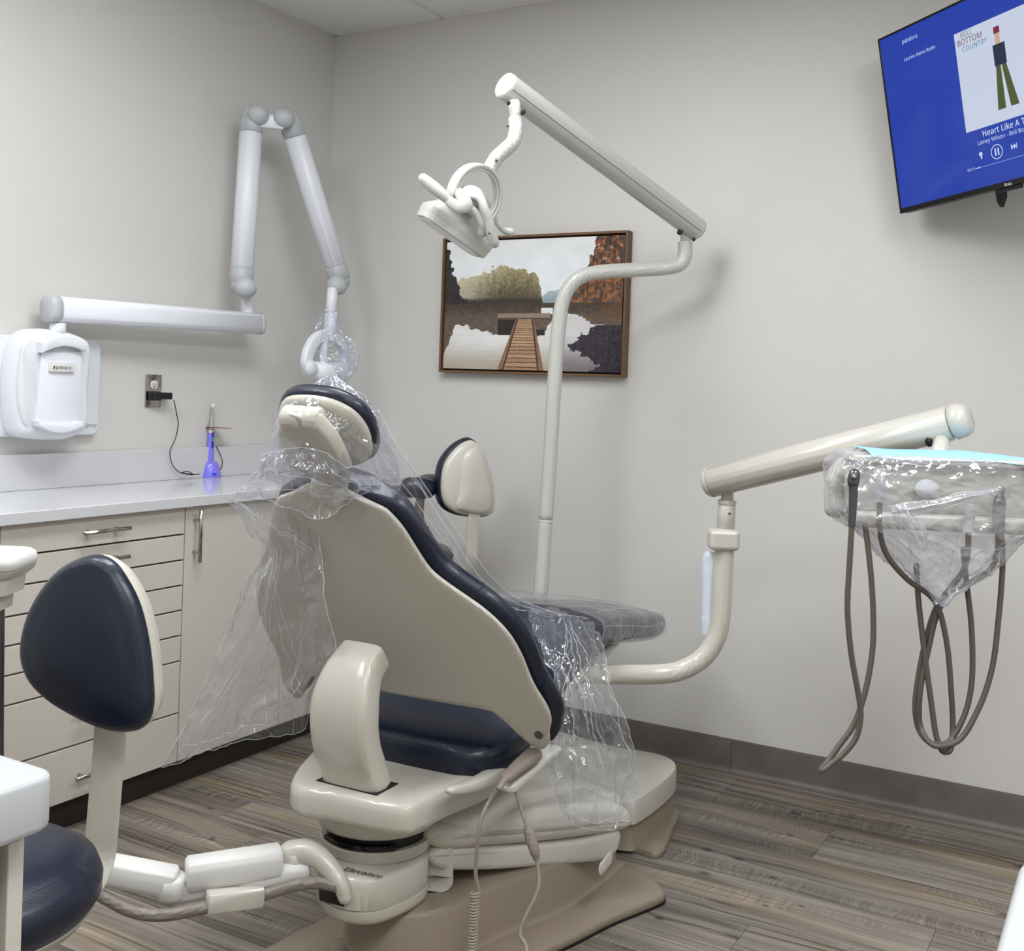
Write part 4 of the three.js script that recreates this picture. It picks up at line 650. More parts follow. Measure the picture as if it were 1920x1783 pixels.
// seat, leg rest
{
  const secs = [[0.055, 0.11, 0.468, 0.428], [0.042, 0.175, 0.488, 0.408], [0.005, 0.225, 0.505, 0.396], [-0.07, 0.25, 0.525, 0.402], [-0.2, 0.25, 0.58, 0.455], [-0.35, 0.245, 0.635, 0.522], [-0.5, 0.235, 0.665, 0.553], [-0.65, 0.225, 0.675, 0.565], [-0.85, 0.212, 0.65, 0.55], [-1.05, 0.203, 0.615, 0.52], [-1.15, 0.195, 0.6, 0.505], [-1.2, 0.18, 0.588, 0.51], [-1.22, 0.13, 0.575, 0.53]];
  const L = [], N = 50, cat = new THREE.CatmullRomCurve3(secs.map(s => V(s[0], s[1], s[2])), false, 'centripetal'), cat2 = new THREE.CatmullRomCurve3(secs.map(s => V(s[0], s[1], s[3])), false, 'centripetal');
  for (let i = 0; i <= N; i++) { const a = cat.getPoint(i / N), b = cat2.getPoint(i / N); L.push(loopAt(ch(0, (a.z + b.z) / 2, a.x), SD, UPY, a.y, (a.z - b.z) / 2, 44, 3.4)); }
  const seat = part(chair, 'seat_cushion', loft(L), MT.navy, 'navy seat and leg rest upholstery');
  for (const k of [38, 28]) part(seat, 'piping', sweep(L.slice(2, 34).map(l => l[k === 38 ? 41 : 25]), 0.0016, { sides: 6, n: 60 }), MT.stitch);
  const S = []; for (const [a, w, y1, y0] of [[0.0, 0.1, 0.41, 0.39], [-0.06, 0.2, 0.42, 0.375], [-0.2, 0.205, 0.47, 0.385], [-0.35, 0.2, 0.53, 0.42], [-0.5, 0.19, 0.56, 0.46], [-0.65, 0.18, 0.57, 0.495], [-0.8, 0.16, 0.56, 0.51], [-0.95, 0.13, 0.54, 0.515]]) S.push(loopAt(ch(0, (y0 + y1) / 2, a), SD, UPY, w, (y1 - y0) / 2, 36, 3));
  part(chair, 'seat_pan', loft(S), MT.cream);
  // right arm of the seat pan with the pocket for the hand control
  part(chair, 'pivot_arm', sweep([[845, 1482], [880, 1474], [912, 1460], [942, 1440], [970, 1414], [1003, 1394]].map(([x, y]) => sag(x, y, 0.22)), t => [lerp(0.012, 0.024, Math.sqrt(t)), lerp(0.008, 0.02, Math.sqrt(t))], { up: UPY, p: 2.6, ends: 'round', n: 40 }), MT.cream);
  part(chair, 'control_pocket', sweep([sag(1036, 1408, 0.29), sag(1003, 1433, 0.29), sag(968, 1462, 0.29), sag(955, 1473, 0.29)], () => [0.022, 0.012], { p: 3.5, ends: 'round', up: UPY }), MT.cream);
}
// carriage, turntable, lower housing
const TC = V(1.545, 0, 1.63);
{
  const at = (x, y, h) => { const p = onY(h, x, y); return [p.x, p.z]; };
  const front = [at(545, 1462, 0.42), at(560, 1489, 0.41), at(620, 1508, 0.4), at(700, 1530, 0.395), at(765, 1538, 0.395), at(800, 1525, 0.395), at(850, 1500, 0.395), at(905, 1478, 0.395)];
  const plan = [...front, [1.76, 1.42], [1.68, 1.22], [1.42, 1.2], [1.3, 1.4]];
  const F = { o: V(0, 0.362, 0), ex: V(1, 0, 0), ey: V(0, 0, -1), ez: UPY }, o = outline(plan.map(p => [p[0], -p[1]]), 90);
  part(chair, 'carriage', pad(o, F, [[0.9, -0.004], [0.96, 0.0], [0.99, 0.006], [1, 0.015], [1, 0.042], [0.99, 0.054], [0.965, 0.061], [0.93, 0.064], [0.6, 0.064], [0.05, 0.064]], { crease: 1 }), MT.cream);
  const ring = (r, y, k = 1) => loopAt(TC.clone().setY(y), V(1, 0, 0), V(0, 0, 1), r, r * k, 48);
  part(chair, 'pedestal', loft([ring(0.15, 0.372), ring(0.149, 0.35), ring(0.141, 0.325), ring(0.134, 0.307), ring(0.125, 0.302)], { crease: 0.9 }), MT.cream);
  part(chair, 'turntable_gap', loft([ring(0.113, 0.31), ring(0.113, 0.256)], { crease: 0.6 }), MT.black);
  part(chair, 'turntable_ring', loft([ring(0.122, 0.25), ring(0.126, 0.266), ring(0.128, 0.272), ring(0.125, 0.276), ring(0.117, 0.276)], { crease: 0.9 }), MT.cream);
  part(chair, 'swivel_brake', sweep([-0.15, 0.25, 0.65, 1.05].map(t => { const a = -t * 1.25 + 1.9; return V(TC.x + Math.cos(a) * 0.119, 0.284, TC.z + Math.sin(a) * 0.119); }), () => [0.011, 0.006], { p: 4, up: UPY }), MT.blackGloss);
  // lower housing: outline on its top face
  const hp = [at(598, 1600, 0.245), at(600, 1625, 0.24), at(640, 1655, 0.235), at(700, 1664, 0.23), at(760, 1640, 0.235), at(800, 1612, 0.24), at(810, 1590, 0.24)];
  const plan2 = outline([...hp.map(p => [p[0], -p[1]]), [1.7, -1.55], [1.6, -1.48], [1.46, -1.5], [1.40, -1.58]], 80);
  const F2 = { o: V(0, 0, 0), ex: V(1, 0, 0), ey: V(0, 0, -1), ez: UPY };
  const lh = part(chair, 'lower_housing', pad(plan2, F2, [[0.98, 0.178], [1, 0.181], [1, 0.226], [0.985, 0.238], [0.955, 0.245], [0.9, 0.2475], [0.5, 0.25], [0.05, 0.25]], { crease: 0.8 }), MT.cream);
  part(chair, 'lower_pan', pad(plan2, F2, [[0.86, 0.145], [0.95, 0.149], [1.0, 0.16], [1.003, 0.1775], [0.95, 0.178]], { crease: 0.8 }), MT.cream);
  const tp = onY(0.2485, 634, 1612), te = onY(0.2485, 687, 1623), tex = te.clone().sub(tp).normalize(), tF = { o: onY(0.2498, 640, 1631), ex: tex, ey: UPY.clone().cross(tex), ez: UPY };
  part(lh, 'lettering', letters('Elevance', tF, 0.0155, 0.25), MT.ink, 'model name in dark italics');
  part(chair, 'housing_opening', sweep([px(600, 1674, 2.37), px(646, 1686, 2.32)], () => [0.006, 0.015], { p: 5, straight: true, up: UPY }), MT.black);
}
// lift beam and base
{
  const A = V(1.66, 0, 1.655), B = V(1.93, 0, 1.07), ax = B.clone().sub(A).normalize(), nn = ax.clone().cross(UPY).normalize(); if (nn.dot(CAM.clone().sub(A)) < 0) nn.negate();
  const ex = UPY.clone().cross(nn).normalize();
  const F = { o: A.clone(), ex, ey: UPY, ez: nn.clone().negate() }, T2 = pts => trace({ o: A, ex, ey: UPY, ez: nn }, pts);
  part(chair, 'beam_cover', extrude(outline(T2([[803, 1572], [812, 1556], [850, 1548], [900, 1535], [1000, 1519], [1100, 1510], [1170, 1512], [1190, 1530], [1190, 1552], [1100, 1573], [1000, 1585], [900, 1593], [840, 1598], [808, 1586]]), 90), F, 0.3, 0.028, 4), MT.cream);
  part(chair, 'beam_body', extrude(outline(T2([[811, 1607], [830, 1594], [900, 1592], [1000, 1586], [1100, 1575], [1172, 1562], [1166, 1600], [1145, 1616], [1050, 1628], [900, 1638], [830, 1634], [813, 1620]]), 90), { ...F, o: A.clone().addScaledVector(nn, -0.012) }, 0.27, 0.014, 3), MT.cream);
  // top skin of the beam climbing towards the carriage
  part(chair, 'beam_hood', sweep([px(850, 1520, 2.62), px(930, 1490, 2.75), px(1020, 1478, 2.92), px(1090, 1490, 3.0)], t => [0.12, 0.045], { up: UPY, p: 3, ends: 'round' }), MT.cream);
  // base plate on the floor
  const fl = (x, y) => { const p = onY(0, x, y); return [p.x, -p.z]; };
  const plate = outline([[1.36, -1.98], [1.36, -1.85], [1.385, -1.6], [1.41, -1.3], [1.40, -1.05], [1.43, -0.93], [1.5, -0.9], [1.74, -0.93], fl(1205, 1652), fl(1238, 1676), fl(1246, 1693), fl(1230, 1703), fl(1150, 1736), fl(1080, 1772), [1.86, -1.55], [1.84, -1.8], [1.83, -2.0], [1.6, -2.05]], 100);
  const F0 = { o: V(0, 0, 0), ex: V(1, 0, 0), ey: V(0, 0, -1), ez: UPY };
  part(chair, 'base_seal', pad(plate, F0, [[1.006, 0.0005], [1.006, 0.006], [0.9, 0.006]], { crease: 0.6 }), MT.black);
  part(chair, 'base_plate', pad(plate, F0, [[0.995, 0.006], [1, 0.008], [1, 0.018], [0.99, 0.024], [0.97, 0.027], [0.5, 0.03], [0.05, 0.03]], { crease: 0.8 }), MT.taupe, 'flat taupe base plate');
  const hump = outline([[1.46, -1.62], [1.47, -1.3], [1.49, -1.02], [1.6, -0.97], [1.78, -0.99], fl(1165, 1640).map((v, i) => v + (i ? 0 : -0.02)), [1.84, -1.25], [1.78, -1.45], [1.72, -1.66], [1.6, -1.72]], 80);
  part(chair, 'base_hump', pad(hump, F0, [[1.08, 0.024], [1.02, 0.032], [1, 0.045], [0.96, 0.13], [0.93, 0.142], [0.85, 0.145], [0.05, 0.145]], { crease: 0.8 }), MT.taupe);
  const bc = onPlane(1136, 1619, V(1.885, 0.1, 1.2), nn); part(chair, 'base_badge', sweep([px(1128, 1628, 2.66), px(1143, 1610, 2.7)], () => [0.016, 0.0035], { ends: 'round', up: nn, straight: true }), MT.cream, 'small oval badge');
  // floor levelling caps and inset lid on the plate
  for (const [x, y, r] of [[700, 1726, 0.02], [655, 1775, 0.045]]) { const p = onY(0.03, x, y); part(chair, 'plate_cap', [cyl(p.clone().setY(0.028), p.clone().setY(0.0325), r, { bevel: 0.0015 })], MT.taupe); }
  const gp = onY(0.03, 795, 1748); part(chair, 'level_bubble', cyl(gp.clone().setY(0.028), gp.clone().setY(0.034), 0.007, { sides: 16 }), MT.green, 'tiny green level bubble');
  part(chair, 'ground_wire', sweep([px(738, 1688, 2.5), px(742, 1702, 2.49), px(752, 1706, 2.49), px(766, 1698, 2.5), px(778, 1682, 2.52), px(786, 1665, 2.54)], 0.0016, { sides: 8, ends: 'round' }), MT.yellow, 'yellow ground wire');
  // utility box at the foot end
  const u = thing('utility_box', 'low floor box with cream lid and taupe skirt by the back wall', 'utility box', V(1.66, 0, 0.62));
  const lid = outline([onY(0.15, 1268, 1442), onY(0.15, 1262, 1425), onY(0.155, 1235, 1412), V(1.6, 0, 0.42), V(1.25, 0, 0.4), V(1.23, 0, 0.55), V(1.27, 0, 0.78), V(1.6, 0, 0.84), onY(0.15, 1185, 1503), onY(0.15, 1200, 1498)].map(p => [p.x, -p.z]), 80);
  part(u, 'lid', pad(lid, F0, [[0.985, 0.082], [1.0, 0.086], [1, 0.138], [0.985, 0.15], [0.95, 0.155], [0.5, 0.16], [0.05, 0.162]], { crease: 0.7 }), MT.cream);
  part(u, 'skirt', pad(lid, F0, [[1.0, 0.012], [0.97, 0.03], [0.95, 0.083], [0.8, 0.083]], { crease: 0.7 }), MT.taupe);
  const ft = outline([fl(1228, 1611), fl(1243, 1603), fl(1262, 1560), fl(1269, 1524), [1.7, -0.44], [1.26, -0.42], [1.26, -0.78], [1.65, -0.83], fl(1190, 1600)], 80);
  part(u, 'foot_plate', pad(ft, F0, [[0.995, 0.0005], [1, 0.003], [1, 0.012], [0.98, 0.017], [0.8, 0.02], [0.1, 0.02]], { crease: 0.8 }), MT.taupe);
}
// hand control with its two cords
{
  const hcx = thing('hand_control', 'taupe hand control in the chair pocket with coiled cords', 'hand control', sag(975, 1440, 0.3));
  part(hcx, 'control_body', sweep([sag(1000, 1415, 0.3), sag(975, 1435, 0.3), sag(950, 1457, 0.3)], t => [lerp(0.02, 0.013, t), lerp(0.014, 0.009, t)], { p: 3, ends: 'round', up: UPY }), MT.cord);
  part(hcx, 'strain_relief', sweep([sag(951, 1456, 0.3), sag(943, 1466, 0.3), sag(934, 1481, 0.3)], t => [lerp(0.0085, 0.0055, t), lerp(0.0085, 0.0055, t)], { sides: 12 }), MT.cord);
  const q = (x, y, k) => px(x, y, k);
  part(hcx, 'cord', sweep([q(935, 1479, 2.36), q(918, 1501, 2.33), q(904, 1530, 2.31), q(897, 1565, 2.3), q(894, 1600, 2.3), q(892, 1640, 2.3), q(897, 1665, 2.3), q(900, 1672, 2.3)], 0.0042, { sides: 10 }), MT.cord);
  const coil = []; for (let i = 0; i <= 330; i++) { const t = i / 330, a = t * 2 * Math.PI * 22, c = q(lerp(891, 885, t), lerp(1672, 1800, t), lerp(2.3, 2.24, t)); coil.push(c.addScaledVector(R0, Math.cos(a) * 0.0085).addScaledVector(V(-R0.z, 0, R0.x), Math.sin(a) * 0.0085)); }
  part(hcx, 'coiled_cord', sweep(coil, 0.0027, { sides: 7, n: 330 }), MT.cord);
  part(hcx, 'cord', sweep([q(966, 1478, 2.38), q(972, 1500, 2.37), q(980, 1525, 2.36), q(988, 1550, 2.34)], 0.0042, { sides: 10 }), MT.cord);
  part(hcx, 'inline_plug', sweep([q(987, 1548, 2.34), q(991, 1558, 2.34), q(1003, 1598, 2.33), q(1006, 1612, 2.33)], t => [0.0065 + 0.0055 * Math.sin(Math.PI * clamp(t * 1.1)), 0.0065 + 0.0055 * Math.sin(Math.PI * clamp(t * 1.1))], { sides: 16 }), MT.cord);
  part(hcx, 'cord', sweep([q(1006, 1610, 2.33), q(1010, 1640, 2.32), q(1010, 1662, 2.31), q(1000, 1690, 2.3), q(985, 1720, 2.29), q(975, 1752, 2.28), q(985, 1770, 2.27), q(990, 1795, 2.25)], 0.0042, { sides: 10 }), MT.cord);
}
console.log('chair done');

// ───────── delivery unit: arm from under the chair, instrument head, handpieces and hoses ─────────
const dRight = R0.clone(), dBack = FWD.clone().setY(0).normalize();
{
  const du = thing('delivery_unit', 'cream dental delivery unit on a curved arm from under the chair', 'delivery unit', V(2.0, 0.5, 0.68));
  const q = px, d = 3.1;
  part(du, 'arm_pipe', sweep([q(1090, 1262, 3.02), q(1160, 1264, 3.06), q(1225, 1264, 3.09), q(1265, 1260, d), q(1300, 1246, d), q(1328, 1222, d), q(1345, 1190, d), q(1352, 1150, d), q(1355, 1090, d), q(1359, 1020, d), q(1361, 990, d)], 0.0272, { sides: 26, n: 80 }), MT.cream);
  part(du, 'upper_post', [cyl(q(1360.5, 992, d), q(1363, 946, d), 0.0247), cyl(q(1363, 947, d), q(1363.5, 937, d), 0.0255)], MT.cream);
  part(du, 'post_collar', frameBox(q(1356, 1011, d - 0.005), R0, UPY, dBack.clone().negate(), 0.084, 0.058, 0.07, 0.014), MT.cream);
  part(du, 'swivel_stem', cyl(q(1363.5, 938, d), q(1364, 905, d), 0.0175), MT.cream);
  for (const [x, y] of [[1368, 963]]) part(du, 'set_screw', ball(q(x, y, d - 0.026), 0.003), MT.black);
  const A = q(1336, 903, d), B = q(1782, 793, 2.74), dir = B.clone().sub(A).normalize();
  part(du, 'balance_arm', sweep([A, B], t => [lerp(0.043, 0.0435, t), lerp(0.043, 0.0435, t)], { straight: true, sides: 40, bevel: 0.002 }), MT.cream);
  part(du, 'arm_end_cap', sweep([A.clone().addScaledVector(dir, -0.022), A.clone().addScaledVector(dir, -0.012), A.clone().addScaledVector(dir, -0.001)], t => [lerp(0.036, 0.0435, Math.sqrt(t)), lerp(0.036, 0.0435, Math.sqrt(t))], { straight: true, sides: 40, bevel: 0.008, crease: 1.2 }), MT.cream);
  part(du, 'arm_end_cap', sweep([B.clone().addScaledVector(dir, 0.001), B.clone().addScaledVector(dir, 0.03), B.clone().addScaledVector(dir, 0.05)], t => [lerp(0.045, 0.036, t * t), lerp(0.045, 0.036, t * t)], { straight: true, sides: 40, bevel: 0.009, crease: 1.2 }), MT.cream);
  part(du, 'arm_slot', [sweep([q(1346, 919, d - 0.02), q(1384, 910, d - 0.03)], () => [0.008, 0.012], { straight: true, p: 4 }), sweep([q(1736, 830, 2.74), q(1748, 827, 2.74)], () => [0.008, 0.012], { straight: true, p: 4 })], MT.black);
  part(du, 'head_stem', cyl(q(1766, 822, 2.74), q(1762, 856, 2.68), 0.0205), MT.cream);
  // instrument head
  const hc = q(1757, 926, 2.58), yaw = 7 * D2R, ex = R0.clone().multiplyScalar(Math.cos(yaw)).addScaledVector(dBack, -Math.sin(yaw)), ez = ex.clone().cross(UPY);
  const W = 0.43;
  part(du, 'control_head', frameBox(hc.clone().add(V(0, 0.012, 0)), ex, UPY, ez, W, 0.115, 0.2, 0.03, 5), MT.cream);
  part(du, 'tray_top', frameBox(hc.clone().add(V(0, 0.082, 0)), ex, UPY, ez, W * 1.0, 0.016, 0.26, 0.006), MT.cream);
  part(du, 'holder_bar', frameBox(hc.clone().add(V(0, -0.055, 0)).addScaledVector(ez, 0.085), ex, UPY, ez, W * 0.98, 0.035, 0.06, 0.014), MT.cream);
  part(du, 'lower_shell', sweep([hc.clone().addScaledVector(ex, -W * 0.47).add(V(0, -0.05, 0)), hc.clone().addScaledVector(ex, W * 0.47).add(V(0, -0.05, 0))], () => [0.085, 0.035], { straight: true, up: UPY, p: 2.6, bevel: 0.02 }), MT.cream);
  part(du, 'touch_pad', sweep([q(1737, 916, 2.475), q(1738, 916, 2.47)], () => [0.026, 0.021], { straight: true, bevel: 0.001, up: UPY }), MT.xpale, 'round grey touch pad');
  part(du, 'side_handle', sweep([hc.clone().addScaledVector(ex, -W * 0.5).add(V(0, 0.05, -0.02)), hc.clone().addScaledVector(ex, -W * 0.53).add(V(0, 0.02, 0)), hc.clone().addScaledVector(ex, -W * 0.53).add(V(0, -0.045, 0))], () => [0.022, 0.03], { ends: 'round', p: 2.5 }), MT.cream);
  // blue paper on the tray
  const pp = [[1617, 841], [1655, 838], [1790, 849], [1893, 861], [1891, 875], [1775, 870], [1650, 861]], ty = hc.y + 0.0925;
  const c = hc.clone().setY(ty), out = roundRect(-W * 0.47, W * 0.40, -0.12, 0.12, 0.012);
  const pg = sheet([-1, -0.5, 0, 0.5, 1].map(v => [-1, -0.5, 0, 0.5, 1].map(u => c.clone().addScaledVector(ex, u * W * 0.4 - 0.004).addScaledVector(ez, v * 0.135).add(V(0, 0.004 + (v > 0.9 ? -0.012 : 0) + 0.003 * Math.sin(u * 5), 0)))), 40, 24, (u, v) => 0.002 * noise(u * 5, v * 5, 3));
  solo('tray_paper', pg, MT.blue, 'light blue paper tray liner on the delivery unit', 'paper', c);
  // white bottle behind the post
  const b0 = q(1328, 1190, 3.13), b1 = q(1331, 1034, 3.13), bd = b1.clone().sub(b0);
  solo('water_bottle', loft([[0, 0.018], [0.01, 0.023], [0.18, 0.0235], [0.22, 0.022], [0.26, 0.0215], [0.66, 0.0215], [0.7, 0.0235], [0.92, 0.0225], [0.98, 0.016], [1, 0.01]].map(([t, r]) => loopAt(b0.clone().addScaledVector(bd, t), R0, dBack, r, r, 24)), {}), MT.bottle, 'white plastic water bottle hanging behind the delivery arm post', 'bottle', b0);

  // handpieces: each with its own hose
  function handpiece(name, label, bodyPts, r, mat, hosePts, extra) {
    const h = thing(name, label, 'handpiece', bodyPts[0]);
    part(h, 'handle', sweep(bodyPts, r, { sides: 18, ends: 'flat' }), mat);
    part(h, 'hose', sweep(hosePts, 0.0063, { sides: 12, n: hosePts.length * 9, ends: 'round' }), MT.hose);
    if (extra) extra(h); return h;
  }
  const k = 2.37, g = (x, y, dd = k) => px(x, y, dd);
  const hs = handpiece('air_syringe', 'grey angled air and water syringe outside the plastic cover', [g(1600, 901), g(1600, 918), g(1599, 950), g(1597, 989)], t => [0.0105 - 0.003 * t, 0.0105 - 0.003 * t], MT.darkSteel,
    [[1597, 986], [1593, 1056], [1589, 1140], [1596, 1225], [1607, 1288], [1613, 1326], [1613, 1351], [1604, 1385], [1581, 1414], [1560, 1431], [1541, 1446], [1545, 1436], [1554, 1425], [1574, 1397], [1598, 1364], [1615, 1322], [1628, 1271], [1637, 1204], [1636, 1120], [1630, 1048], [1622, 985]].map(([x, y], i) => g(x, y, k + (i > 10 ? 0.03 + 0.006 * (i - 10) : 0))));
  part(hs, 'syringe_head', [sweep([g(1600, 905), g(1601, 895), g(1602, 890)], t => [0.0125, 0.0125], { ends: 'round', sides: 20 }), cyl(g(1601, 893, k - 0.008), g(1601, 893, k - 0.02), 0.0085)], MT.darkSteel); part(hs, 'nozzle', cyl(g(1601, 893, k - 0.018), g(1601, 893, k - 0.03), 0.0042), MT.chrome);
  const m = 2.44;
  handpiece('handpiece', 'steel handpiece with black hose at the far right of the covered holder', [g(1877, 912, m), g(1875, 935, m), g(1873, 960, m), g(1872, 998, m)], t => [lerp(0.008, 0.0135, smooth(0.2, 0.45, t)), lerp(0.008, 0.0135, smooth(0.2, 0.45, t))], MT.darkSteel,
    [[1872, 996], [1869, 1040], [1855, 1068], [1820, 1092], [1785, 1115], [1762, 1140], [1739, 1225], [1724, 1309], [1727, 1366], [1752, 1398], [1796, 1389], [1834, 1330], [1859, 1258], [1872, 1162], [1880, 1052], [1878, 1005]].map(([x, y], i) => g(x, y, i > 8 ? m + 0.006 * (i - 8) : lerp(m, 2.49, clamp(i / 4)))));
  handpiece('handpiece', 'clear tipped handpiece hanging beside the steel handpiece in the covered holder', [g(1819, 945, m), g(1818, 965, m), g(1816, 998, m)], () => [0.0115, 0.0115], MT.xgrey,
    [[1816, 996], [1814, 1040], [1806, 1070], [1780, 1105], [1757, 1136], [1735, 1204], [1719, 1288], [1716, 1330], [1723, 1368], [1745, 1393], [1775, 1393], [1804, 1351], [1821, 1288], [1822, 1183], [1813, 1098], [1806, 1030]].map(([x, y], i) => g(x, y, i > 8 ? m + 0.012 + 0.007 * (i - 8) : lerp(m, 2.5, clamp(i / 4)))));
  handpiece('handpiece', 'slim handpiece next to the air syringe under the plastic', [g(1652, 878, m), g(1651, 910, m), g(1650, 942, m)], () => [0.0085, 0.0085], MT.xgrey,
    [[1650, 940], [1649, 985], [1660, 1035], [1700, 1085], [1745, 1118], [1760, 1142], [1775, 1204], [1783, 1288], [1786, 1372], [1780, 1408], [1768, 1409], [1757, 1385], [1745, 1309], [1731, 1204], [1722, 1124], [1718, 1060]].map(([x, y], i) => g(x, y, i > 8 ? m + 0.01 * (i - 8) : lerp(m, 2.475, clamp(i / 4)))));
}

// ───────── assistant's arm on the lower housing ─────────
{
  const q = px, aa = thing('assistant_unit', 'white jointed assistant unit reaching from the chair base to an instrument post', 'assistant unit', q(450, 1640, 2.3));
  part(aa, 'mount_elbow', [sweep([q(545, 1602, 2.36), q(572, 1597, 2.355), q(596, 1606, 2.345), q(622, 1632, 2.33), q(638, 1656, 2.315), q(647, 1684, 2.31)], t => [lerp(0.029, 0.012, t), lerp(0.028, 0.014, t)], { ends: 'round', p: 2.6, n: 30 }), cyl(q(556, 1590, 2.36), q(555, 1630, 2.36), 0.03, { bevel: 0.006 })], MT.cream);
  const seg = (a, b, w, h, name) => part(aa, name, sweep([a, b], () => [w, h], { straight: true, up: UPY, p: 3, sides: 28, bevel: 0.006 }), MT.white);
  seg(q(580, 1628, 2.36), q(312, 1672, 2.27), 0.03, 0.024, 'arm_link'); seg(q(528, 1612, 2.34), q(348, 1640, 2.27), 0.032, 0.034, 'arm_cover');
  seg(q(330, 1654, 2.265), q(150, 1620, 2.24), 0.03, 0.03, 'arm_link');
  part(aa, 'joint_cap', [cyl(q(322, 1640, 2.265), q(318, 1682, 2.265), 0.033, { bevel: 0.006 })], MT.white);
  part(aa, 'arm_hose', sweep([q(165, 1665, 2.22), q(200, 1685, 2.22), q(250, 1709, 2.22), q(300, 1716, 2.225), q(380, 1703, 2.24), q(470, 1685, 2.29), q(560, 1658, 2.31), q(600, 1655, 2.32), q(634, 1663, 2.31)], 0.0125, { sides: 18, n: 60 }), MT.hoseGrey, 'grey ribbed hose bundle');
  part(aa, 'hose_clip', sweep([q(387, 1692, 2.245), q(491, 1678, 2.3)], () => [0.02, 0.022], { straight: true, up: UPY, p: 5, bevel: 0.002 }), MT.cream);
  // instrument post and head, just inside the left edge
  part(aa, 'post', sweep([q(150, 1622, 2.24), q(60, 1630, 2.23), q(10, 1600, 2.22), q(-4, 1540, 2.21), q(-6, 1400, 2.2), q(-4, 1110, 2.2)], 0.013, { sides: 18, n: 50 }), MT.darkSteel);
  const F = { o: q(-45, 1068, 2.2), ex: R0.clone(), ey: dBack.clone().negate(), ez: UPY };
  const pl = roundRect(-0.11, 0.102, -0.075, 0.075, 0.035, 6);
  part(aa, 'holder_lid', pad(pl, { ...F, o: F.o.clone().add(V(0, 0.012, 0)) }, [[0.97, -0.002], [1, 0.004], [1, 0.012], [0.97, 0.022], [0.9, 0.027], [0.05, 0.029]], { crease: 0.9 }), MT.white);
  part(aa, 'holder_body', pad(pl, F, [[0.55, -0.075], [0.62, -0.075], [0.64, -0.045], [0.8, -0.042], [0.82, -0.012], [0.95, 0.0], [0.985, 0.009]], { crease: 0.7 }), MT.cream);
}
console.log('units done');

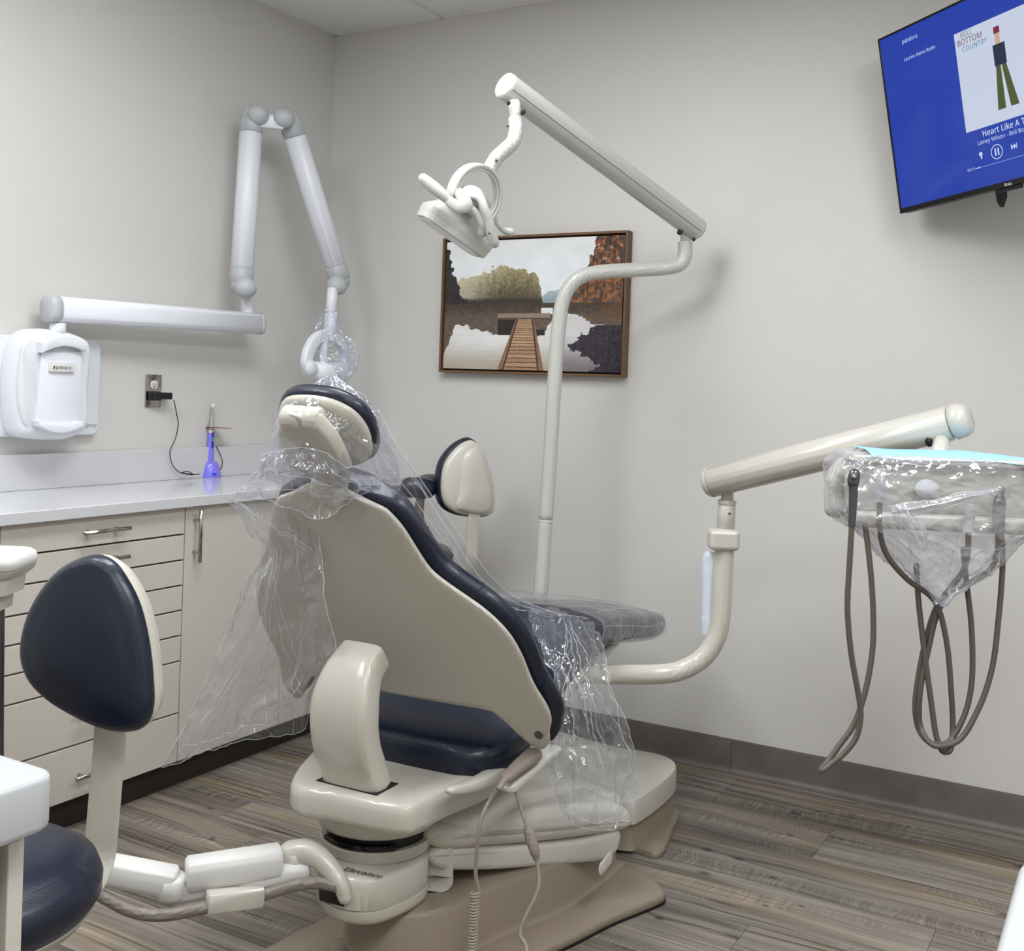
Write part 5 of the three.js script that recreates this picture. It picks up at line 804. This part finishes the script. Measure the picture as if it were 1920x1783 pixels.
// ───────── stools ─────────
{
  // near stool: backrest outline traced on the pad's own plane
  const toC = V(0.3, 0.06, 0.95).normalize(), bc = px(160, 1210, 1.87), F = frame(bc, toC);
  const out = outline(trace(F, [[171, 1040.6], [127.6, 1051.5], [91, 1077], [58, 1121], [38, 1164.6], [28.4, 1212], [31, 1248], [47.4, 1285], [80, 1317.7], [127.6, 1346.9], [171, 1366.9], [218.7, 1377.8], [251.5, 1372.4], [269.8, 1354], [277, 1325], [276, 1284.9], [271.6, 1233.8], [262.5, 1179], [248, 1128], [226, 1084.4], [204, 1055]]), 72);
  const st = thing('operator_stool', 'navy operator stool with its backrest turned to the camera beside the drawers', 'stool', V(1.6, 0, 2.58));
  part(st, 'backrest_cushion', pad(out, { ...F, o: bc.clone().addScaledVector(toC, -0.035) }, dome(0.04, 0.025, 0.016)), MT.navy, 'navy padded backrest');
  part(st, 'backrest_shell', pad(out, { ...F, o: bc.clone().addScaledVector(toC, -0.03), ez: toC.clone().negate() }, [[0.96, 0], [0.985, 0.006], [0.985, 0.012], [0.965, 0.02], [0.94, 0.022], [0.94, 0.03], [0.9, 0.04], [0.7, 0.046], [0.05, 0.048]], { crease: 0.6 }), MT.cream, 'cream backrest shell');
  const bp = [[208, 1340, 1.94], [206, 1390, 1.935], [199, 1470, 1.925], [191, 1560, 1.915], [186, 1605, 1.91], [174, 1642, 1.89], [145, 1678, 1.86], [110, 1708, 1.82], [70, 1742, 1.78]].map(a => px(...a));
  part(st, 'back_bar', sweep(bp, () => [0.027, 0.0045], { up: V(0.62, 0.25, 0.74).normalize(), p: 6, sides: 28, n: 60, bevel: 0.001, crease: 0.5 }), MT.creamShell, 'flat cream steel back bar');
  const sc = V(1.525, 0.0, 2.635), ring = (r, y) => loopAt(sc.clone().setY(y), V(1, 0, 0), V(0, 0, 1), r, r, 48);
  part(st, 'seat_cushion', loft([ring(0.17, 0.478), ring(0.185, 0.483), ring(0.195, 0.498), ring(0.196, 0.520), ring(0.187, 0.542), ring(0.165, 0.556), ring(0.12, 0.564), ring(0.05, 0.566), ring(0.005, 0.566)]), MT.navy, 'round navy seat cushion');
  part(st, 'seat_shell', loft([ring(0.12, 0.445), ring(0.15, 0.450), ring(0.175, 0.465), ring(0.186, 0.480), ring(0.16, 0.482)], { crease: 0.9 }), MT.cream);
  part(st, 'height_lever', sweep([px(20, 1766, 1.75), px(70, 1748, 1.75), px(105, 1725, 1.74)], () => [0.008, 0.006], { ends: 'round' }), MT.cream);
  part(st, 'gas_column', [cyl(V(1.525, 0.1, 2.635), V(1.525, 0.45, 2.635), 0.025)], MT.chrome);
  for (let i = 0; i < 5; i++) { const a = i / 5 * 2 * Math.PI + 0.3, e = V(1.525 + Math.cos(a) * 0.25, 0.075, 2.635 + Math.sin(a) * 0.25); const l = part(st, 'base_leg', sweep([V(1.525, 0.12, 2.635), e], t => [lerp(0.025, 0.014, t), lerp(0.02, 0.012, t)], { straight: true, up: UPY, p: 3 }), MT.cream); part(l, 'caster', cyl(V(e.x, 0.028, e.z).add(V(-Math.sin(a) * 0.02, 0, Math.cos(a) * 0.02)), V(e.x, 0.028, e.z).add(V(Math.sin(a) * 0.02, 0, -Math.cos(a) * 0.02)), 0.028), MT.black); }

  // far stool: seen from behind
  const fc = px(872, 896, 3.88), fn = V(0.86, 0.0, 0.5).normalize(), G = frame(fc, fn);   // fn: out of the back of the shell
  const o2 = outline(trace(G, [[884, 826], [866, 832], [848, 848], [834, 870], [828, 900], [829, 930], [838, 950], [856, 961], [880, 966], [905, 967], [920, 962], [925, 945], [922, 905], [912, 866], [900, 838]]), 64);
  const fs = thing('assistant_stool', 'navy assistant stool with cream backrest shell between chair and back wall', 'stool', V(0.72, 0, 0.42));
  part(fs, 'backrest_shell', pad(o2, G, [[1, -0.012], [1.01, 0], [0.99, 0.012], [0.9, 0.022], [0.5, 0.028], [0.05, 0.03]]), MT.cream, 'cream backrest shell');
  const inner = outline(trace({ ...G, o: fc.clone().addScaledVector(fn, 0.025) }, [[888, 840], [874, 848], [866, 866], [862, 895], [860, 925], [856, 952], [880, 962], [905, 964], [918, 958], [922, 940], [918, 900], [909, 866], [900, 846]]), 56);
  part(fs, 'shell_cover', pad(inner, G, [[1, 0.012], [1, 0.022], [0.97, 0.03], [0.85, 0.036], [0.4, 0.04], [0.05, 0.04]], { crease: 1 }), MT.cream);
  part(fs, 'backrest_cushion', pad(o2, { ...G, ez: fn.clone().negate() }, [[1.0, 0.008], [1.05, 0.014], [1.07, 0.03], [1.04, 0.05], [0.9, 0.066], [0.5, 0.07], [0.05, 0.07]]), MT.navy, 'navy backrest cushion');
  const se = V(0.72, 0, 0.42), fr = (r, y) => loopAt(se.clone().setY(y), V(1, 0, 0), V(0, 0, 1), r, r, 44);
  part(fs, 'back_bar', sweep([px(889, 962, 3.88), px(886, 1005, 3.88), px(882, 1060, 3.88), px(872, 1090, 3.9), V(0.8, 0.6, 0.42)], () => [0.023, 0.005], { up: fn, p: 6, sides: 24, n: 40, bevel: 0.001, crease: 0.5 }), MT.creamShell);
  part(fs, 'seat_cushion', loft([fr(0.17, 0.64), fr(0.19, 0.655), fr(0.195, 0.68), fr(0.185, 0.7), fr(0.15, 0.712), fr(0.05, 0.716), fr(0.005, 0.716)]), MT.navy);
  part(fs, 'gas_column', [cyl(V(0.72, 0.1, 0.42), V(0.72, 0.64, 0.42), 0.025)], MT.chrome);
  part(fs, 'torso_arm', [sweep([V(0.9, 0.66, 0.5), px(789, 990, 3.85), px(786, 960, 3.86), px(788, 935, 3.86), px(790, 918, 3.86)], 0.016, {}), sweep([px(820, 905, 4.02), px(800, 905, 3.98), px(786, 912, 3.88)], () => [0.02, 0.03], { ends: 'round', p: 3, up: UPY })], MT.hose);
  part(fs, 'torso_cushion', sweep([px(768, 914, 3.84), px(786, 914, 3.84), px(800, 916, 3.86)], () => [0.034, 0.036], { ends: 'round' }), MT.navy);
  for (let i = 0; i < 5; i++) { const a = i / 5 * 2 * Math.PI + 0.9, e = V(0.72 + Math.cos(a) * 0.23, 0.075, 0.42 + Math.sin(a) * 0.23); const l = part(fs, 'base_leg', sweep([V(0.72, 0.12, 0.42), e], t => [lerp(0.025, 0.014, t), lerp(0.02, 0.012, t)], { straight: true, up: UPY, p: 3 }), MT.cream); part(l, 'caster', cyl(V(e.x, 0.028, e.z).add(V(-Math.sin(a) * 0.02, 0, Math.cos(a) * 0.02)), V(e.x, 0.028, e.z).add(V(Math.sin(a) * 0.02, 0, -Math.cos(a) * 0.02)), 0.028), MT.black); }
}
console.log('stools done');

// ───────── clear plastic covers ─────────
{
  const q = px, net = rows => rows.map(r => r.map(a => q(...a)));
  function film(parent, name, N, nu, nv, disp, lines, mat = MT.film, closed = false, r = 0.0006) {
    const g = sheet(N, nu, nv, disp, closed), c = lines && lines.length ? creases(g, nu, nv, lines, r) : null, m = part(parent, name, g, mat);
    if (c) part(m, 'film_hem', c, MT.filmEdge, 'pale pressed crease and hem lines'); return m;
  }
  const rl = RNG(31), rays = (n, u0, v0, v1, sp) => Array.from({ length: n }, (_, i) => { const e = (i + 0.2 + 0.6 * rl()) / n; return [[u0 === null ? e : u0 + (e - 0.5) * 0.12, v0 + 0.05 * rl()], [u0 === null ? e + 0.05 * (rl() - 0.5) : lerp(u0, e, 0.5) + 0.04 * (rl() - 0.5), lerp(v0, v1, 0.45)], [e + sp * (rl() - 0.5), v1 - 0.35 * (v1 - v0) * rl()]]; });
  const cover = thing('plastic_chair_cover', 'crumpled clear plastic bag draped over the headrest and back of the dental chair', 'plastic cover', px(620, 905, 2.25));
  // hood round the headrest: [y, left, right, depth, near, far]
  const hood = [[701, 612, 630, 2.26, 0.012, 0.012], [722, 584, 662, 2.25, 0.05, 0.05], [748, 542, 692, 2.24, 0.09, 0.08], [785, 514, 714, 2.24, 0.12, 0.1], [825, 503, 730, 2.25, 0.13, 0.11], [865, 490, 745, 2.27, 0.13, 0.12], [900, 478, 750, 2.3, 0.12, 0.12]].map(([y, l, r, d, near, far]) => { const c = q((l + r) / 2, y, d), w = (r - l) / 2 / FL * d, a = []; for (let i = 0; i < 14; i++) { const t = i / 14 * 2 * Math.PI, sn = Math.sin(t); a.push(c.clone().addScaledVector(R0, Math.cos(t) * w).addScaledVector(dBack, sn * (sn > 0 ? far : near))); } return a; });
  film(cover, 'hood', hood, 170, 120, folds(1.7, 0.012, 14, 2.5, 0.006, 22), rays(15, null, 0.02, 0.85, 0.08), MT.film, true, 0.0006);
  // loose flap behind the head, its hem across the top of the shell
  film(cover, 'rear_flap', net([[[483, 852, 2.2], [535, 842, 2.13], [600, 850, 2.1], [655, 885, 2.13], [712, 905, 2.18]], [[468, 885, 2.22], [530, 880, 2.14], [600, 890, 2.11], [655, 905, 2.15], [716, 915, 2.2]], [[445, 918, 2.25], [520, 915, 2.18], [600, 925, 2.16], [660, 928, 2.18], [716, 921, 2.22]], [[432, 944, 2.28], [505, 945, 2.22], [585, 976, 2.2], [645, 960, 2.21], [700, 930, 2.24]]]), 220, 120, folds(8.3, 0.008, 9, 3, 0.015, 21), [[[0, 1], [0.5, 1], [1, 1]], [[0, 0], [0.5, 0], [1, 0]], [[0, 0], [0, 1]], [[0.05, 0.3], [0.5, 0.55], [1, 0.8]], [[0, 0.75], [0.4, 0.7], [0.95, 0.9]], [[0.3, 0.1], [0.45, 0.5], [0.55, 0.98]], [[0.15, 0.1], [0.3, 0.6], [0.2, 0.95]], [[0.55, 0.15], [0.75, 0.4], [0.98, 0.6]]]);
  // front sheet: taut from the headrest to the lap
  const edge = [[706, 770, 0.13], [745, 838, 0.16], [800, 915, 0.19], [862, 1003, 0.23], [925, 1085, 0.26], [985, 1133, 0.28], [1050, 1150, 0.29], [1105, 1165, 0.28]].map(([x, y, s]) => { const p = sag(x, y, s).sub(CO); return [s, p.y, p.dot(HD)]; });
  film(cover, 'front_sheet', edge.map(([s, y, a]) => [-1, -0.6, -0.2, 0.2, 0.6, 1].map(k => ch(k * s, y - 0.02 * (1 - k * k), a + 0.01 * (1 - k * k)))), 120, 180, folds(3.1, 0.007, 8, 2, 0.003, 14), [[[1, 0], [1, 0.5], [1, 1]], [[0.93, 0.05], [0.95, 0.4], [0.9, 0.8]], [[0.85, 0.1], [0.9, 0.5], [0.86, 0.95]], [[0.97, 0.15], [0.93, 0.5], [0.97, 0.9]], [[0.7, 0.55], [0.8, 0.75], [0.95, 0.9]]]);
  film(cover, 'side_drape', net([[[432, 942, 2.3], [470, 935, 2.34], [520, 945, 2.36], [575, 960, 2.36]], [[462, 982, 2.36], [490, 980, 2.38], [530, 985, 2.38], [585, 1000, 2.36]], [[495, 1022, 2.4], [515, 1030, 2.42], [545, 1040, 2.4], [594, 1050, 2.36]], [[458, 1095, 2.44], [500, 1100, 2.4], [550, 1105, 2.42], [603, 1115, 2.34]], [[415, 1190, 2.46], [480, 1195, 2.43], [545, 1200, 2.46], [606, 1205, 2.33]], [[375, 1290, 2.48], [445, 1290, 2.46], [520, 1290, 2.5], [600, 1260, 2.36]], [[338, 1375, 2.5], [410, 1365, 2.47], [490, 1350, 2.52], [575, 1320, 2.45]], [[302, 1441, 2.51], [390, 1418, 2.5], [480, 1395, 2.53], [566, 1382, 2.5]]]), 200, 280, folds(5.9, 0.024, 9, 2.4, 0.011, 15), [[[0, 0], [0, 0.3], [0, 1]], [[1, 0], [1, 0.5], [1, 1]], [[0, 1], [0.5, 1], [1, 1]], ...rays(6, 0.1, 0.02, 0.3, 0.2), ...rays(9, 0.3, 0.28, 0.95, 0.1), [[0.7, 0.25], [0.75, 0.5], [0.68, 0.8]], [[0.1, 0.9], [0.4, 0.93], [0.8, 0.9]]]);
  film(cover, 'side_drape', net([[[985, 1118, 2.72], [1040, 1128, 2.78], [1095, 1152, 2.84], [1132, 1185, 2.85]], [[1012, 1180, 2.58], [1060, 1195, 2.62], [1108, 1205, 2.7], [1140, 1225, 2.78]], [[1040, 1262, 2.5], [1080, 1270, 2.55], [1118, 1270, 2.62], [1150, 1275, 2.72]], [[1046, 1345, 2.47], [1088, 1350, 2.52], [1130, 1350, 2.58], [1175, 1348, 2.68]], [[1040, 1425, 2.46], [1092, 1428, 2.5], [1145, 1425, 2.57], [1200, 1420, 2.66]], [[1050, 1490, 2.46], [1100, 1498, 2.5], [1150, 1500, 2.57], [1204, 1470, 2.66]], [[1066, 1535, 2.47], [1100, 1556, 2.5], [1150, 1558, 2.56], [1190, 1540, 2.65]]]), 160, 260, folds(11.4, 0.02, 8, 2.2, 0.01, 17), [[[0, 0.3], [0, 0.6], [0, 1]], [[1, 0], [1, 0.5], [1, 1]], [[0, 1], [0.5, 1], [1, 1]], [[0.1, 0.93], [0.5, 0.95], [1, 0.88]], ...rays(5, 0.5, 0.05, 0.6, 0.1), ...rays(4, null, 0.3, 0.9, 0.1)]);
  // sleeve on the leg rest
  const leg = [[-0.55, 0.246, 0.70, 0.6], [-0.65, 0.24, 0.70, 0.57], [-0.8, 0.23, 0.682, 0.545], [-0.95, 0.222, 0.652, 0.525], [-1.08, 0.214, 0.628, 0.505], [-1.17, 0.203, 0.608, 0.5], [-1.215, 0.18, 0.596, 0.508], [-1.235, 0.1, 0.575, 0.53]].map(([a, w, y1, y0]) => loopAt(ch(0, (y0 + y1) / 2, a), SD, UPY, w, (y1 - y0) / 2, 28, 3.2));
  const sl = thing('plastic_leg_sleeve', 'clear plastic sleeve stretched over the leg rest of the dental chair', 'plastic cover', ch(0, 0.55, -0.9));
  film(sl, 'sleeve', leg, 200, 140, folds(2.2, 0.003, 9, 3, 0.003, 16), [[[0.02, 0.05], [0.0, 0.4], [0.03, 0.9]], [[0.12, 0.1], [0.1, 0.5], [0.06, 0.9]], [[0.02, 0.62], [0.0, 0.6], [0.93, 0.62]], [[0.03, 0.75], [0.97, 0.76], [0.9, 0.72]]], MT.filmClear, true);
  // bag round the delivery head, gathered to a point below
  const hb = [[847, 1608, 1905, 2.56, 0.13, 0.12], [854, 1570, 1945, 2.56, 0.145, 0.13], [878, 1548, 1965, 2.55, 0.15, 0.14], [910, 1541, 1972, 2.55, 0.155, 0.14], [945, 1548, 1970, 2.55, 0.15, 0.13], [985, 1560, 1945, 2.54, 0.145, 0.12], [1012, 1603, 1905, 2.53, 0.12, 0.1], [1050, 1650, 1865, 2.51, 0.09, 0.08], [1090, 1697, 1825, 2.49, 0.06, 0.05], [1120, 1735, 1790, 2.47, 0.035, 0.03], [1138, 1752, 1768, 2.46, 0.012, 0.012]].map(([y, l, r, d, near, far]) => { const c = q((l + r) / 2, y + 0.02 * ((l + r) / 2 - 1757), d), w = (r - l) / 2 / FL * d, a = []; for (let i = 0; i < 16; i++) { const t = i / 16 * 2 * Math.PI, [cx, sy] = supE(t, 2.8); a.push(c.clone().addScaledVector(R0, cx * w).addScaledVector(dBack, sy * (sy > 0 ? far : near)).add(V(0, -0.03 * cx * w, 0))); } return a; });
  const tbg = thing('plastic_tray_cover', 'hazy clear plastic bag wrapped round the delivery unit and tied below', 'plastic cover', q(1757, 1138, 2.46));
  film(tbg, 'bag', hb, 320, 190, folds(6.6, 0.009, 22, 3, 0.008, 19), [...Array.from({ length: 12 }, (_, i) => [[(i + rl()) / 12, 0.98], [(i + rl()) / 12, 0.8], [(i + rl()) / 12, 0.5 + 0.15 * rl()]]), [[0.55, 0.02], [0.52, 0.3], [0.53, 0.55]], [[0.6, 0.02], [0.58, 0.25], [0.55, 0.5]], [[0.5, 0.58], [0.7, 0.62], [0.95, 0.6]]], MT.filmMilky, true);
  // twisted tail pulled across the front
  film(tbg, 'twisted_fold', net([[[1670, 945, 2.37], [1720, 938, 2.36], [1790, 925, 2.36], [1872, 913, 2.37]], [[1672, 958, 2.345], [1720, 952, 2.33], [1795, 936, 2.33], [1874, 916, 2.36]], [[1680, 972, 2.36], [1725, 966, 2.345], [1800, 948, 2.34], [1874, 919, 2.37]]]), 90, 26, folds(9.9, 0.006, 3, 12, 0.003, 34), [[[0, 0], [1, 0]], [[0, 1], [1, 1]], [[0, 0.3], [1, 0.5]], [[0, 0.6], [1, 0.5]]], MT.filmMilky);
  film(tbg, 'twisted_fold', net([[[1670, 946, 2.37], [1682, 978, 2.36], [1700, 1002, 2.36], [1712, 1035, 2.37]], [[1682, 945, 2.345], [1696, 972, 2.335], [1716, 996, 2.34], [1722, 1038, 2.36]], [[1694, 950, 2.36], [1712, 970, 2.35], [1734, 995, 2.35], [1736, 1028, 2.37]]]), 60, 26, folds(12.9, 0.006, 3, 10, 0.003, 34), [[[0, 0], [1, 0]], [[0, 1], [1, 1]], [[0, 0.5], [1, 0.5]]], MT.filmMilky);
}
renderer.render(scene, camera);
